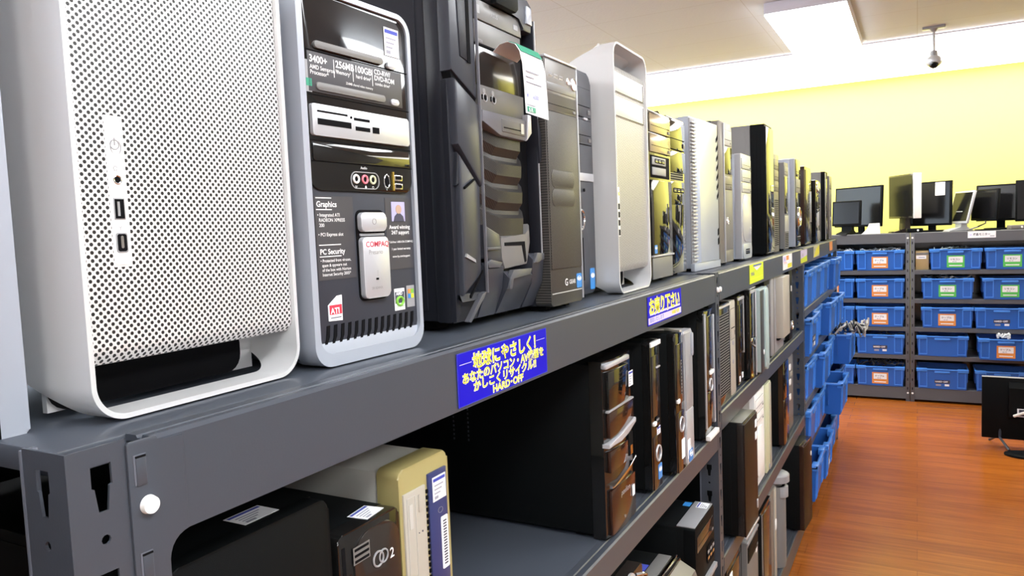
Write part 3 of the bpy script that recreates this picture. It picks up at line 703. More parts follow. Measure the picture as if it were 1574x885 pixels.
# --- dark blue-grey business tower
t = tower('dark blue-grey tower with painted yellow reflection and white band beside the second aluminium tower', -.583, 1.275, 1.412, .158, .448, .42, 0, 'charcoal_light', 'charcoal_light', [
    ('silver_band', 'box', .02, .98, .52, .555, 'silver', .003), ('drive', 'bay', .15, .97, .80, .93, 'charcoal_light', .002), ('drive', 'bay', .15, .97, .68, .79, 'charcoal_light', .002),
    ('yellow_reflection', 'box', .43, .50, .56, .86, 'sign_yellow', .003), ('price', 'sticker', .68, .90, .83, .91, 'paper'), ('eject_button', 'rr', .72, .84, .79, .80, 'silver', .003),  # yellow reflection painted on as a raised strip
    ('power_ring', 'ring', .42, .66, .30, .40, 'chrome'), ('port', 'disc', .66, .70, .475, .485, 'dark_hole', .002), ('intel', 'badge', .80, .95, .035, .13, 'intel_blue'),
    ('grille', 'vslots', .45, .62, .08, .27, 'dark_hole')], r=.02)
# --- two glossy fronts reflecting the yellow wall
t = tower('glossy gold-looking tower with an open drive bay just beyond the second aluminium tower', -.567, 1.752, 1.412, .176, .418, .42, 0, 'black_matte', 'black_gloss_soft', [
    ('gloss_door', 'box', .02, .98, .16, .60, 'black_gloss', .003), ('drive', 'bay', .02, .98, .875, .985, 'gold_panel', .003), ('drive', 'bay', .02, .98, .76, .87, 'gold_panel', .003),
    ('open_bay', 'box', .04, .93, .615, .745, 'dark_hole', .001), ('reader', 'box', .10, .72, .69, .735, 'grey_mid', .003), ('reader', 'box', .10, .72, .63, .675, 'grey_mid', .003),
    ('reader_slot', 'ports', .2, .66, .70, .725, 'dark_hole', .001, .003), ('intel', 'badge', .10, .22, .17, .22, 'intel_blue', .001, .003),
    ('silver_bar', 'box', 0, 1., .150, .160, 'silver', .006), ('lower_door', 'box', .03, .97, .02, .145, 'grey_plastic', .002)], r=.004)
t = tower('narrow glossy tower reflecting bright yellow, against the silver ribbed tower', -.580, 1.940, 1.412, .17, .428, .42, 0, 'grey_mid', 'black_gloss', [
    ('drive', 'bay', .02, .98, .80, .98, 'black_gloss', .004), ('drive_door', 'box', .02, .98, .66, .79, 'black_gloss', .004), ('port_panel', 'box', .05, .9, .455, .60, 'black_gloss', .004),
    ('grille', 'slots', .08, .9, .61, .655, 'grey_plastic'), ('port_group', 'ports', .25, .85, .53, .56, 'dark_hole', .001, .004)], r=.004)
# small black box lying on top of them
t = thing('power_adapter', 'small dark box lying on top of the gold-looking glossy tower', 'adapter', (-.60, 1.80, 1.8305), 6)
MB().box(-.06, .0, 0, .10, 0, .024, 'grey_plastic', .003).build('housing', t)
MB().tube([(.0, .09, .012), (.02, .105, .016), (.024, .12, .008), (.01, .13, .003)], .0022, 'cable').build('cable', t)

# --- silver ribbed tower
t = tower('tall silver white tower with ribbed left edge and slanted vents on the right', -.588, 2.190, 1.412, .262, .456, .44, -3, 'silver', 'silver_paint', [
    ('base_strip', 'box', -.01, 1.01, 0.0, .05, 'silver_paint', .012)], bz=.03, r=.004)
m = MB().box(-.001, .004, .0, .045, .02, .45, 'grey_mid', .001)
for i in range(40): m.box(.004, .010, .002, .043, .03+i*.0104, .0352+i*.0104, 'silver', .0006)
m.build('ribbed_edge', t, 'grey ribbed edge')
m = MB().poly('z', [(.0, .05), (.012, .062), (.012, .250), (.004, .262), (.0, .262)], .024, .452, 'silver_paint', .001); m.build('door', t)
m = MB()
for i in range(7):
    z = .395-i*.030
    m.poly('x', [(.236, z), (.254, z+.014), (.254, z+.026), (.236, z+.012)], .0118, .0130, 'dark_hole')
for z in (.10, .07): m.poly('x', [(.238, z), (.252, z+.006), (.252, z+.026), (.238, z+.020)], .0118, .0130, 'dark_hole')
m.build('slanted_vents', t)
# --- the rest of the top shelf
t = tower('dark curved tower with beige drive bays and white button, left of the short silver tower', -.567, 2.468, 1.412, .175, .474, .42, -2, 'charcoal_light', 'taupe', [
    ('drive', 'bay', .40, .95, .84, .95, 'cream_side', .002), ('dark_window', 'box', .40, .95, .64, .83, 'black_gloss', .002), ('drive', 'bay', .40, .95, .53, .63, 'taupe', .002),
    ('lower_door', 'box', .40, .95, .11, .52, 'grey_plastic', .002), ('power_button', 'knob', .46, .60, .28, .34, 'white', .004), ('chrome_edge', 'box', .34, .37, .02, .99, 'silver', .004), ('foot_panel', 'box', .40, .95, .02, .10, 'taupe', .002)], r=.02)
t = tower('short pale silver tower in front of the tall black one', -.554, 2.752, 1.412, .182, .386, .36, 0, 'silver_paint', 'silver', [
    ('drive', 'bay', .06, .94, .86, .96, 'silver', .003), ('drive', 'bay', .06, .94, .74, .85, 'silver', .003), ('drive', 'bay', .06, .94, .64, .73, 'silver', .003),
    ('front_door', 'rr', .06, .94, .18, .63, 'silver', .003), ('foot_panel', 'rr', .06, .94, .02, .16, 'silver_paint', .003), ('port_group', 'ports', .30, .70, .06, .11, 'dark_hole', .001, .003), ('led', 'disc', .85, .89, .30, .31, 'white', .004)], r=.004)
t = tower('tall matt black tower with glossy yellow-reflecting front door', -.538, 3.139, 1.412, .178, .530, .46, 0, 'grey_plastic', 'black_matte', [
    ('gloss_door', 'box', .03, .97, .03, .98, 'black_gloss', .006), ('foot_line', 'line', .05, .9, .022, .027, 'grey_mid', .001, .006)], bz=.055)
m = MB()
for i in range(3): m.box(-.046+i*.015, -.045+i*.015, -.0008, .001, .03, .50, 'dark_hole')
m.build('side_grooves', t)
t = tower('beige-grey tower squeezed right of the tall black tower', -.535, 3.330, 1.412, .125, .424, .42, 0, 'taupe', 'taupe', [
    ('drive', 'bay', .06, .94, .85, .95, 'taupe', .002), ('drive', 'bay', .06, .94, .74, .84, 'taupe', .002), ('drive', 'bay', .06, .94, .63, .73, 'taupe', .002), ('grille', 'slots', .1, .9, .08, .55, 'grey_plastic')])
t = tower('slim dark tower with yellow sheen left of the white-sided tower', -.541, 3.655, 1.412, .120, .410, .42, 0, 'black_matte', 'grey_plastic', [
    ('drive', 'bay', .06, .95, .86, .96, 'grey_mid', .002), ('gloss_panel', 'box', .06, .95, .42, .84, 'black_gloss', .002), ('silver_block', 'box', .06, .95, .22, .40, 'silver', .002), ('vents', 'slots', .1, .92, .04, .20, 'grey_plastic')])
t = tower('white-sided tower with yellow top corner and chrome dial', -.536, 3.955, 1.412, .180, .448, .42, 0, 'silver_paint', 'silver_paint', [
    ('dark_face', 'box', .10, .98, .02, .99, 'black_gloss', .003), ('drive', 'bay', .14, .95, .80, .95, 'black_gloss', .004), ('drive', 'bay', .14, .95, .62, .78, 'grey_mid', .004), ('dial', 'knob', .25, .80, .28, .42, 'silver', .008), ('port_group', 'ports', .3, .92, .08, .15, 'dark_hole', .001, .003)])
t = tower('dark brown tower with dull side and glossy olive front', -.532, 4.290, 1.412, .26, .428, .42, 0, 'black_matte', 'brown_gloss', [
    ('gloss_door', 'box', .08, .96, .05, .96, 'black_gloss_soft', .004), ('handle', 'box', .9, .94, .3, .7, 'silver', .006)])
t = tower('low glossy black tower with chrome fins and a shiny block near its top', -.524, 4.72, 1.412, .22, .372, .40, 0, 'black_matte', 'black_gloss', [
    ('chrome_block', 'rr', .20, .85, .80, .97, 'chrome', .006), ('drive', 'bay', .15, .85, .56, .74, 'black_gloss_soft', .003), ('chrome_bar', 'box', .3, .7, .52, .54, 'chrome', .005), ('silver_fin', 'box', .2, .28, .25, .48, 'silver', .006), ('silver_fin', 'box', .45, .53, .28, .50, 'silver', .006), ('window', 'rr', .25, .8, .06, .2, 'grey_mid', .003)])
t = tower('grey-sided dark tower near the far end of the top shelf', -.526, 5.225, 1.412, .18, .448, .46, 0, 'grey_plastic', 'black_matte', [
    ('edge_strip', 'box', .15, .25, .02, .98, 'silver', .003), ('gloss_strip', 'box', .35, .95, .1, .9, 'black_gloss', .003), ('led_row', 'slots', .4, .9, .2, .3, 'grey_mid')])
t = tower('last tower on the top shelf, olive brown, next to the monitors', -.520, 5.425, 1.412, .18, .430, .42, 0, 'taupe', 'taupe', [
    ('drive', 'bay', .06, .94, .80, .92, 'taupe', .002), ('badge_plate', 'rr', .4, .6, .3, .36, 'silver', .003), ('chrome_edge', 'box', .02, .07, .02, .98, 'grey_mid', .003)])
#PART3
# ------------------------------------------------------------------ second shelf, nearest rack (board at .969)
G_L2 = 'computers on the second shelf of the nearest rack'; Z2 = .969
t = tower('wide black tower behind the rack corner with a price sticker on top', -.530, .372, Z2, .188, .318, .40, 0, 'black_matte', 'black_matte', [
    ('maker_lettering', 't:vostro', .085, .5, .905, .940, 'silver'), ('drive', 'bay', .04, .96, .58, .70, 'black_matte', .002), ('lower_door', 'rr', .04, .96, .05, .55, 'black_matte', .002)], r=.012, group=G_L2)
Mt = Matrix(((0, 0, 0, 0),)*0) if 0 else Matrix(((0, -1, 0, 0), (0, 0, 0, 0), (0, 0, 1, 0), (0, 0, 0, 1)))
def top_sticker(parent, cx, cy, z, w, l, rot=0, label=None):
    a = math.radians(rot)
    # local x (normal) -> up, local y -> +Y, local z -> -X turned by rot
    M = Matrix.Translation((cx, cy, z)) @ Matrix.Rotation(a, 4, 'Z') @ Matrix(((0, 0, -1, 0), (0, 1, 0, 0), (1, 0, 0, 0), (0, 0, 0, 1)))
    return sticker(parent, 0, -w/2, -l/2, w, l, label, M)
top_sticker(t, -.035, .120, .3182, .042, .030, 0)
t = tower('narrow glossy black desktop with printed logos, between black tower and cream desktop', -.530, .570, Z2, .104, .270, .36, 0, 'black_matte', 'black_gloss', [
    ('gloss_door', 'rr', .22, .97, .50, .97, 'black_gloss_soft', .002), ('side_groove', 'box', .05, .10, .03, .95, 'dark_hole', .0006),
    ('vent', 'slots', .20, .46, .86, .93, 'grey_plastic', .001, .002), ('ring', 'ring', .50, .66, .80, .86, 'grey_mid', .001, .002), ('ring', 'ring', .60, .74, .80, .86, 'grey_mid', .001, .002),
    ('symbol_lettering', 't:3', .22, .5, .72, .78, 'text_white', .001, .002), ('symbol_lettering', 't:2', .78, .9, .80, .86, 'text_white', .001, .002),
    ('chrome_curve', 'wedge', .15, .98, .60, .66, 'chrome', .003), ('maker_lettering', 't:evo', .52, .9, .50, .57, 'text_white', .001, .002)], r=.008, group=G_L2)
top_sticker(t, -.020, .070, .2702, .036, .026, 8)
# cream desktop with a navy strip
t = thing('computer_tower', 'yellowed cream desktop computer with navy strip and barcode sticker', 'computer', (-.530, .681, Z2+.0009), 0, G_L2)
W, H = .104, .306
MB().box(-.40, -.036, .002, W-.002, 0, H-.004, 'cream_side', .002).build('case', t)
m = MB().rr(0, W, 0, H, .010, -.036, -.004, 'yellowed', .004); m.build('bezel', t, 'yellowed plastic bezel')
m = MB().box(-.006, -.0015, .006, .050, .0, H-.030, 'cream', .001); m.ring(rrp(.011, .028, .06, H-.036, .001, 1), rrp(.0118, .0272, .0608, H-.0368, .001, 1), -.0016, -.0008, 'cream_side'); m.rr(.034, .039, H-.06, H-.038, .0012, -.0015, -.0004, 'cream', .0004)
m.box(-.0015, -.0008, .015, .022, H-.075, H-.045, 'cream_side').disc(-.0015, .040, H-.085, .0012, .0006, 'ink').disc(-.0015, .033, H-.085, .0008, .0006, 'ink'); m.build('drive_door', t, 'cream drive door')
m = MB()
for i in range(34): m.box(-.0045, -.0020, .0530, .0560, .006+i*.0078, .0105+i*.0078, 'dark_hole')
m.build('vent_slots', t)
MB().box(-.006, -.0010, .0565, .096, 0, H-.020, 'navy', .001).text('MATE', .072, .115, .0065, 'grey_mid', -.0006, bold=.02).tor(-.0006, .079, H-.072, .0050, .0003, 'grey_mid', 1, .7, 16).build('navy_strip', t, 'navy blue strip')
sticker(t, -.0009, .0640, H-.058, .0290, .0310)
m = MB().rr(.079, .094, H-.150, H-.082, .002, -.0010, -.0004, 'paper')
for i in range(16): m.box(-.0004, -.0002, .083, .0905, H-.145+i*.0037, H-.143+i*.0037, 'ink')
m.build('barcode_sticker', t, 'white barcode sticker')
MB().disc(-.001, .088, .088, .006, .003, 'cream').build('power_button', t, 'cream power button')

# black home tower, floor reflection tinted copper-brown into its glossy front
t = thing('computer_tower', 'big black tower with copper-brown floor reflection tinted into its front and silver handle bars', 'computer', (-.505, 1.262, Z2+.0009), 0, G_L2)
W, H = .146, .336
MB().box(-.42, -.03, .001, W-.001, .006, H-.006, 'black_matte', .003).build('case', t)
m = MB()
for k in range(16): m.box(-.335, -.332, -.0002, .0012, .16+k*.009, .164+k*.009, 'charcoal_light').box(-.300, -.297, -.0002, .0012, .16+k*.009, .164+k*.009, 'charcoal_light')
m.build('side_perforation', t)
MB().box(-.07, -.04, .01, W-.01, 0, .006, 'dark_hole').build('foot', t); MB().box(-.40, -.36, .01, W-.01, 0, .006, 'dark_hole').build('foot', t)
MB().poly('z', [(-.03, 0), (-.004, 0), (.002, W*.3), (.003, W*.6), (-.002, W), (-.03, W)], 0, H, 'black_gloss').build('front_panel', t)
MB().box(-.006, .006, -.001, W*.86, H-.014, H-.004, 'silver', .003).build('top_bar', t, 'silver bar')
MB().box(-.002, .005, .012, W*.78, .245, .315, 'black_gloss', .001).build('drive_door', t)
MB().box(-.002, .005, .012, W-.004, .190, .2380, 'brown_gloss', .001).build('drive_door', t)
MB().box(-.002, .0055, .006, W-.002, .2395, .2435, 'grey_mid', .001).build('chrome_line', t)
MB().poly('x', [(-.002, .176), (-.002, .183), (.060, .187), (W, .201), (W, .192), (.10, .180), (.06, .175)], -.006, .009, 'silver', .002).build('handle_bar', t, 'silver handle bar')
MB().box(-.002, .005, .012, W*.72, .125, .165, 'brown_gloss', .001).box(-.002, .0045, W*.76, W*.93, .130, .175, 'dark_hole').box(.0045, .006, W*.80, W*.88, .132, .150, 'chrome').build('port_panel', t)
MB().poly('x', [(.016, .100), (.050, .100), (.110, .112), (W, .124), (W, .119), (.110, .106), (.050, .095), (.016, .095)], -.004, .007, 'chrome', .002).build('chrome_lip', t, 'chrome lip')
MB().box(-.002, .004, .014, W-.002, .004, .090, 'brown_gloss', .001).text('pavilion', .062, .066, .016, 'silver', .0045, slant=.2).text('hp', .075, .018, .010, 'grey_mid', .0045).build('lower_door', t, 'glossy door tinted with a copper-brown reflection')
sticker(t, .0055, W*.80, .268, .024, .030)
badge(t, .0045, W*.84, .045, .014, .022, 'paper')
# three slim towers and the black one with a white foot
def slim(label, X, Y, Z, w, h, rot, casem, frontm, feats, d=.36, g=G_L2, r=.006): return tower(label, X, Y, Z, w, h, d, rot, casem, frontm, feats, bz=.018, r=r, group=g)
slim('slim black desktop with straight white clip on top and round logo, nearest of its pair', -.503, 1.524, Z2, .066, .334, 0, 'black_matte', 'black_gloss', [
    ('top_clip', 'box', .0, 1., .965, .995, 'white', .004), ('gloss_door', 'box', .12, .9, .50, .90, 'black_gloss_soft', .002), ('eject_button', 'rr', .5, .9, .815, .825, 'silver', .004), ('port_group', 'ports', .4, .7, .42, .50, 'dark_hole', .001, .002), ('power_button', 'rr', .12, .42, .445, .47, 'white', .004),
    ('lower_door', 'box', .1, .95, .02, .37, 'brown_gloss', .002), ('round_logo', 'ring', .30, .80, .20, .30, 'silver', .001, .002), ('sticker', 'sticker', .55, .92, .34, .42, 'paper'), ('intel', 'badge', .5, .9, .07, .17, 'intel_blue', .001, .002)])
slim('slim black desktop with copper-brown lower front and bent white lever on top', -.487, 1.655, Z2, .066, .334, 0, 'black_matte', 'black_gloss', [
    ('gloss_door', 'box', .12, .95, .50, .92, 'black_gloss_soft', .002), ('button_row', 'slots', .60, .72, .56, .80, 'grey_plastic', .001, .002), ('power_button', 'rr', .10, .38, .51, .54, 'white', .004),
    ('lower_door', 'box', .1, .95, .02, .44, 'brown_gloss', .002), ('round_logo', 'ring', .30, .80, .30, .40, 'silver', .001, .002), ('sticker', 'badge', .5, .9, .10, .24, 'paper', .001, .002)])
t = bpy.context.scene.objects.get('computer_tower')
m = MB().poly('z', [(-.10, .01), (-.04, .055), (.004, .030), (.006, .040), (-.038, .068), (-.10, .030)], .3345, .339, 'cream', .001)
o = m.build('case_lever', COL.objects[-1] if False else None)
o.parent = [q for q in COL.objects if q.get('label', '').startswith('slim black desktop with copper-brown lower front and bent')][0]; o['label'] = 'bent off-white lever'
slim('plain grey slim desktop with a blue and white seal near its foot', -.486, 1.728, Z2, .070, .330, 0, 'grey_mid', 'silver', [
    ('upper_door', 'box', .05, .95, .42, .98, 'grey_mid', .002), ('lower_door', 'box', .05, .95, .02, .41, 'silver', .002), ('hinge', 'rr', .75, .98, .80, .97, 'silver_paint', .005), ('seal', 'badge', .10, .45, .06, .2, 'paper', .001, .002), ('seal', 'badge', .2, .7, .03, .12, 'intel_blue', .001, .003)])
slim('glossy black tower with pale outline and white curved foot, left of the rack post', -.495, 1.950, Z2, .105, .352, 0, 'black_matte', 'black_gloss', [
    ('chrome_outline', 'box', .04, .09, .1, .98, 'silver', .004), ('gloss_door', 'box', .16, .84, .40, .95, 'black_gloss_soft', .003), ('clear_edge', 'box', .86, .97, .1, .95, 'silver_paint', .004), ('round_logo', 'ring', .35, .65, .38, .46, 'silver', .001, .003), ('button', 'rr', .4, .8, .50, .53, 'white', .006),
    ('lower_door', 'box', .16, .84, .10, .36, 'brown_gloss', .003), ('white_foot', 'box', .02, 1.0, .015, .05, 'white', .012)], r=.01)

# ------------------------------------------------------------------ second shelf, middle rack (board at 1.012)
G_M2 = 'computers on the second shelf of the middle rack'; Z = 1.012
slim('dark slim desktop with a pale band on top, first right of the middle post', -.503, 2.150, Z, .150, .302, 0, 'black_matte', 'black_gloss_soft', [
    ('grille', 'slots', .10, .9, .10, .9, 'grey_plastic'), ('band', 'box', 0, 1., .965, .985, 'cream_side', .003)], g=G_M2)
slim('very thin cream desktop standing beside the dark one by the middle post', -.503, 2.303, Z, .070, .300, 0, 'cream_side', 'cream', [
    ('spot', 'disc', .4, .6, .55, .57, 'ink_grey', .001), ('drive', 'bay', .1, .9, .6, .92, 'cream', .001), ('spot', 'disc', .4, .6, .36, .37, 'ink_grey', .001)], g=G_M2)
slim('black slim desktop with a chrome bracket at its top corner', -.512, 2.455, Z, .095, .302, 0, 'black_matte', 'black_gloss_soft', [
    ('chrome_bracket', 'box', .05, .95, .95, .98, 'silver', .004), ('chrome_edge', 'box', .82, .95, .35, .96, 'grey_mid', .003), ('door', 'box', .1, .75, .38, .9, 'black_gloss', .003), ('sticker', 'badge', .15, .32, .06, .12, 'paper'), ('sticker', 'badge', .6, .78, .08, .14, 'paper')], g=G_M2)
slim('glossy blue-black desktop with a chrome logo in the middle of its front', -.496, 2.572, Z, .100, .310, 0, 'black_matte', 'black_gloss', [
    ('top_clip', 'box', .1, .9, .965, .995, 'silver', .004), ('chrome_logo', 'box', .1, .9, .43, .46, 'chrome', .004), ('logo_wing', 'wedge', .1, .95, .33, .42, 'grey_mid', .003), ('chrome_edge', 'box', .9, .97, .02, .98, 'silver', .004), ('button', 'rr', .2, .5, .03, .06, 'gold_metal', .003)], g=G_M2)
slim('pale grey-green slab-like desktop with a tiny white mark', -.483, 2.690, Z, .140, .305, 0, 'black_matte', 'pale_green', [
    ('dark_half', 'box', .0, .45, .02, .98, 'charcoal_light', .002), ('mark', 'rr', .30, .42, .22, .28, 'white', .003), ('rounded_edge', 'rr', .5, .98, .02, .99, 'pale_green', .006)], g=G_M2)
t = thing('paper_tag', 'small white and yellow paper lying over the tops of the slim desktops', 'paper', (-.60, 2.60, 1.3245), 0)
MB().box(0, .10, 0, .10, 0, .003, 'white').box(.02, .06, .10, .20, -.0, .004, 'yellowed').build('sheet', t)
slim('matt black desktop between the pale green slab and the cream-fronted one', -.500, 2.870, Z, .110, .318, 0, 'black_matte', 'black_matte', [
    ('door', 'box', .1, .9, .3, .95, 'black_gloss_soft', .002), ('side_notch', 'box', .9, 1.0, .45, .55, 'dark_hole', .001)], g=G_M2)
slim('wide grey desktop with a cream front cover hanging short of its foot', -.505, 3.040, Z, .300, .318, 0, 'grey_mid', 'grey_mid', [
    ('front_cover', 'box', .40, .98, .20, .98, 'cream', .028), ('cover_lip', 'box', .40, .98, .17, .20, 'dark_hole', .010), ('seam', 'box', .20, .215, .02, .99, 'taupe', .002)], g=G_M2)
slim('thin dark desktop at the far end of the second shelf by the blue bins', -.500, 3.470, Z, .100, .318, 0, 'grey_plastic', 'black_matte', [
    ('white_mark', 'rr', .6, .8, .70, .78, 'white', .002), ('knob', 'knob', .4, .8, .18, .26, 'grey_mid', .006)], g=G_M2)
# small leaflets / clips sticking from the board above the lower shelf
# ------------------------------------------------------------------ third shelf, middle rack (board at .585)
G_M3 = 'computers on the third shelf of the middle rack'; Z = .585
slim('large black tower with glossy dark brown front sticking out over the shelf lip', -.462, 2.262, Z, .190, .362, -1, 'black_matte', 'black_gloss_soft', [
    ('front_cover', 'box', .02, .98, .02, .985, 'brown_dark', .004), ('sticker', 'badge', .80, .94, .86, .93, 'paper', .001, .004), ('sticker', 'badge', .80, .94, .75, .82, 'paper', .001, .004), ('chrome_foot', 'box', .0, 1., .0, .02, 'silver', .006), ('switch', 'rr', .88, .96, .12, .2, 'silver', .006)], g=G_M3, d=.42)
q = [o for o in COL.objects if o.get('label', '').startswith('large black tower with glossy dark')][0]
MB().box(-.14, -.004, .006, .184, .3615, .3625, 'speckle', .0004).build('top_cover', q, 'speckled grey top')
slim('white desktop computer standing right of the big brown-fronted tower', -.510, 2.700, Z, .185, .350, 0, 'cream_side', 'white', [
    ('drive', 'bay', .1, .9, .80, .93, 'white', .002), ('drive', 'bay', .1, .9, .66, .78, 'white', .002), ('panel', 'rr', .1, .9, .10, .62, 'white', .003)], g=G_M3)
slim('thin cream-green desktop pressed against the white one', -.505, 2.892, Z, .110, .350, 0, 'cream_green', 'cream_green', [
    ('edge', 'box', .75, .95, .02, .98, 'cream', .003), ('jack', 'disc', .5, .7, .03, .07, 'grey_mid', .004)], g=G_M3)
slim('black tower with orange-reflecting glossy front under the cream-fronted desktop', -.503, 3.285, Z, .125, .372, -2, 'black_matte', 'brown_gloss', [
    ('gloss_top', 'box', .04, .96, .55, .98, 'black_gloss', .003), ('gloss_low', 'box', .04, .96, .02, .54, 'brown_gloss', .003)], g=G_M3)
slim('grey desktop with white oval marks beside the far rack post', -.515, 3.520, Z, .150, .345, 0, 'grey_plastic', 'grey_plastic', [
    ('oval_mark', 'rr', .2, .5, .82, .90, 'white', .003), ('oval_mark', 'rr', .2, .5, .62, .70, 'white', .003), ('oval_mark', 'rr', .2, .5, .42, .50, 'white', .003), ('oval_mark', 'rr', .5, .8, .72, .78, 'cream', .003)], g=G_M3)
# ------------------------------------------------------------------ bottom shelf, middle rack (board at .10)
G_M4 = 'computers on the bottom shelf of the middle rack'; Z = .10
slim('black tower on the bottom shelf under the big brown-fronted tower', -.510, 2.230, Z, .200, .400, 0, 'black_matte', 'black_gloss_soft', [
    ('door', 'box', .05, .95, .35, .95, 'black_gloss', .003), ('sticker', 'badge', .1, .3, .85, .93, 'paper', .001, .003)], g=G_M4)
slim('dark tower with thin metal top edge on the bottom shelf, left of the dotted one', -.500, 2.480, Z, .190, .385, 0, 'black_matte', 'grey_plastic', [
    ('top_edge', 'box', .0, 1., .97, .99, 'grey_mid', .004), ('drive', 'bay', .05, .95, .80, .94, 'black_matte', .003), ('sticker', 'badge', .80, .92, .75, .84, 'paper')], g=G_M4)
t = slim('black desktop with a dotted silver edge strip and a gold label on top', -.498, 2.720, Z, .200, .400, 0, 'black_matte', 'black_gloss', [
    ('dotted_strip', 'slots', .02, .14, .02, .97, 'silver', .001, .002), ('door', 'box', .2, .96, .05, .95, 'brown_gloss', .003)], g=G_M4)
MB().box(-.14, -.02, .11, .17, .400, .402, 'gold_metal').box(-.14, -.03, .04, .09, .400, .403, 'grey_mid', .001).build('top_label', t, 'gold label on top')
slim('slim white-edged desktop on the bottom shelf', -.505, 2.960, Z, .120, .390, 0, 'grey_mid', 'taupe', [
    ('white_edge', 'box', .6, .95, .02, .98, 'cream', .004), ('lever', 'rr', .65, .9, .55, .66, 'white', .006)], g=G_M4)
t = thing('computer_tower', 'round-fronted grey tower with a domed silver cap on the bottom shelf', 'computer', (-.530, 3.215, Z+.0009), 0, G_M4)
MB().poly('z', [(-.25, -.045), (0, -.045)]+[(.045*math.sin(math.radians(a)), -.045*math.cos(math.radians(a))) for a in range(15, 180, 15)]+[(0, .045), (-.25, .045)], .0, .345, 'grey_plastic', .003).build('case', t)
MB().cyl((0, 0, .345), (0, 0, .365), .030, .030, 'grey_plastic').build('neck', t)
MB().cyl((0, 0, .365), (0, 0, .392), .060, .060, 'grey_mid', 32).sph((0, 0, .392), .060, 'grey_mid', (1, 1, .22)).build('domed_cap', t, 'domed silver cap')
MB().poly('z', [(.012+.043*math.sin(math.radians(a)), -.038*math.cos(math.radians(a))) for a in range(0, 181, 15)], .30, .345, 'grey_mid', .003).build('collar', t)
slim('tall black tower with brown glossy front on the bottom shelf by the blue bins', -.462, 3.590, Z, .190, .412, -4, 'black_matte', 'brown_gloss', [
    ('white_dot', 'disc', .80, .92, .80, .83, 'white', .003), ('cover', 'box', .03, .97, .02, .98, 'brown_dark', .0015)], g=G_M4)
# ------------------------------------------------------------------ third shelf, nearest rack (board at .43)
G_L3 = 'computers on the third shelf of the nearest rack'; Z = .43
t = tower('black desktop seen from above with a grey strip, white label and blue badge on top', -.497, 1.832, Z, .195, .346, .40, 0, 'black_matte', 'black_matte', [
    ('drive', 'bay', .05, .95, .80, .93, 'black_gloss_soft', .002), ('port_group', 'ports', .55, .95, .60, .74, 'dark_hole', .001, .002), ('chrome_lip', 'box', .3, .95, .5, .54, 'grey_mid', .010)], bz=.03, group=G_L3)
MB().box(-.050, -.002, .004, .191, .3455, .3485, 'grey_mid', .001).build('top_strip', t, 'grey strip')
top_sticker(t, -.022, .165, .3488, .040, .030); MB().box(-.075, -.055, .150, .180, .3462, .3468, 'intel_blue').build('badge_sticker', t, 'blue badge sticker')
t = tower('black tower with purple sticker on top and an angular bronze-grey front lip', -.500, 1.560, Z, .150, .325, .38, 0, 'black_matte', 'black_gloss_soft', [
    ('drive', 'bay', .05, .95, .75, .88, 'black_gloss', .002)], bz=.03, group=G_L3)
MB().poly('y', [(-.015, .326), (.035, .300), (.040, .285), (.0, .27), (-.015, .30)], .03, .148, 'taupe', .002).box(-.0145, -.008, .028, .150, .3245, .3285, 'chrome', .001).build('front_lip', t, 'bronze-grey front lip with chrome edges')
MB().box(-.075, -.055, .030, .075, .3252, .3258, 'ink_blue').build('badge_sticker', t, 'purple sticker'); MB().box(-.052, -.020, .01, .14, .3252, .3280, 'grey_plastic', .001).build('top_strip', t)
t = tower('black tower with curved silver fins at the bottom edge of the picture', -.500, 1.270, Z, .160, .430, .38, 0, 'black_matte', 'black_gloss_soft', [
    ('disc', 'disc', .3, .7, .92, .97, 'silver', .004)], bz=.03, group=G_L3)
for i in range(3):
    MB().tube([(.004+.012*math.sin(math.pi*k/8), .03+.04*i+.05*k/8, .433-.03*(k/8)**2-.004*i) for k in range(9)], .0035, 'chrome').build('silver_fin', t, 'curved silver fin')
# a dark tower inside the dim rack cut off by the left edge
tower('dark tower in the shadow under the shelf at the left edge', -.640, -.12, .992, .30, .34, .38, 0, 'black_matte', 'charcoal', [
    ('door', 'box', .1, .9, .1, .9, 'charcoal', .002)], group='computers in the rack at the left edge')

# ------------------------------------------------------------------ signs on the top beam
def sign(label, y0, y1, z0, z1, paint, mats, x=-D+.0008, name='promotion_sign', rot=0, g='signs on the top beam'):
    t = thing(name, label, 'sign', (x, y0, z0), rot, g)
    w, h = y1-y0, z1-z0
    c = MB().box(0, .0006, 0, w, 0, h, mats[0]).build('card', t)
    m = MB(); paint(m, w, h); m.build('lettering', c)
    return t
def p1(m, w, h):
    def T(s_, y, z, sz, wd, mm='sign_yellow'):
        m.text(s_, y-.0004, z-.0004, sz, 'text_white', .0008, wd, bold=.055); m.text(s_, y, z, sz, mm, .0011, wd, bold=.018)
    T('地球にやさしく！', .036, .0435, .0225, 1.07)
    T('あなたのパソコン・AV機器を', .010, .0285, .0150, 1.15)
    T('かしこくリサイクル!!', .036, .0152, .0145, 1.28)
    T('HARD･OFF', .084, .0030, .0135, 1.28)
    m.box(.0006, .0009, .006, .034, .052, .0526, 'sign_lilac').box(.0006, .0009, w-.034, w-.006, .052, .0526, 'sign_lilac')
    for (a, b_, c, d_) in ((0, w, 0, .0008), (0, w, h-.0008, h), (0, .0008, 0, h), (w-.0008, w, 0, h)): m.box(.0006, .0008, a, b_, c, d_, 'ink_blue')
sign('large deep-blue sign with yellow Japanese recycling slogan on the nearest beam', .753, 1.002, 1.338, 1.405, p1, ['sign_blue'])
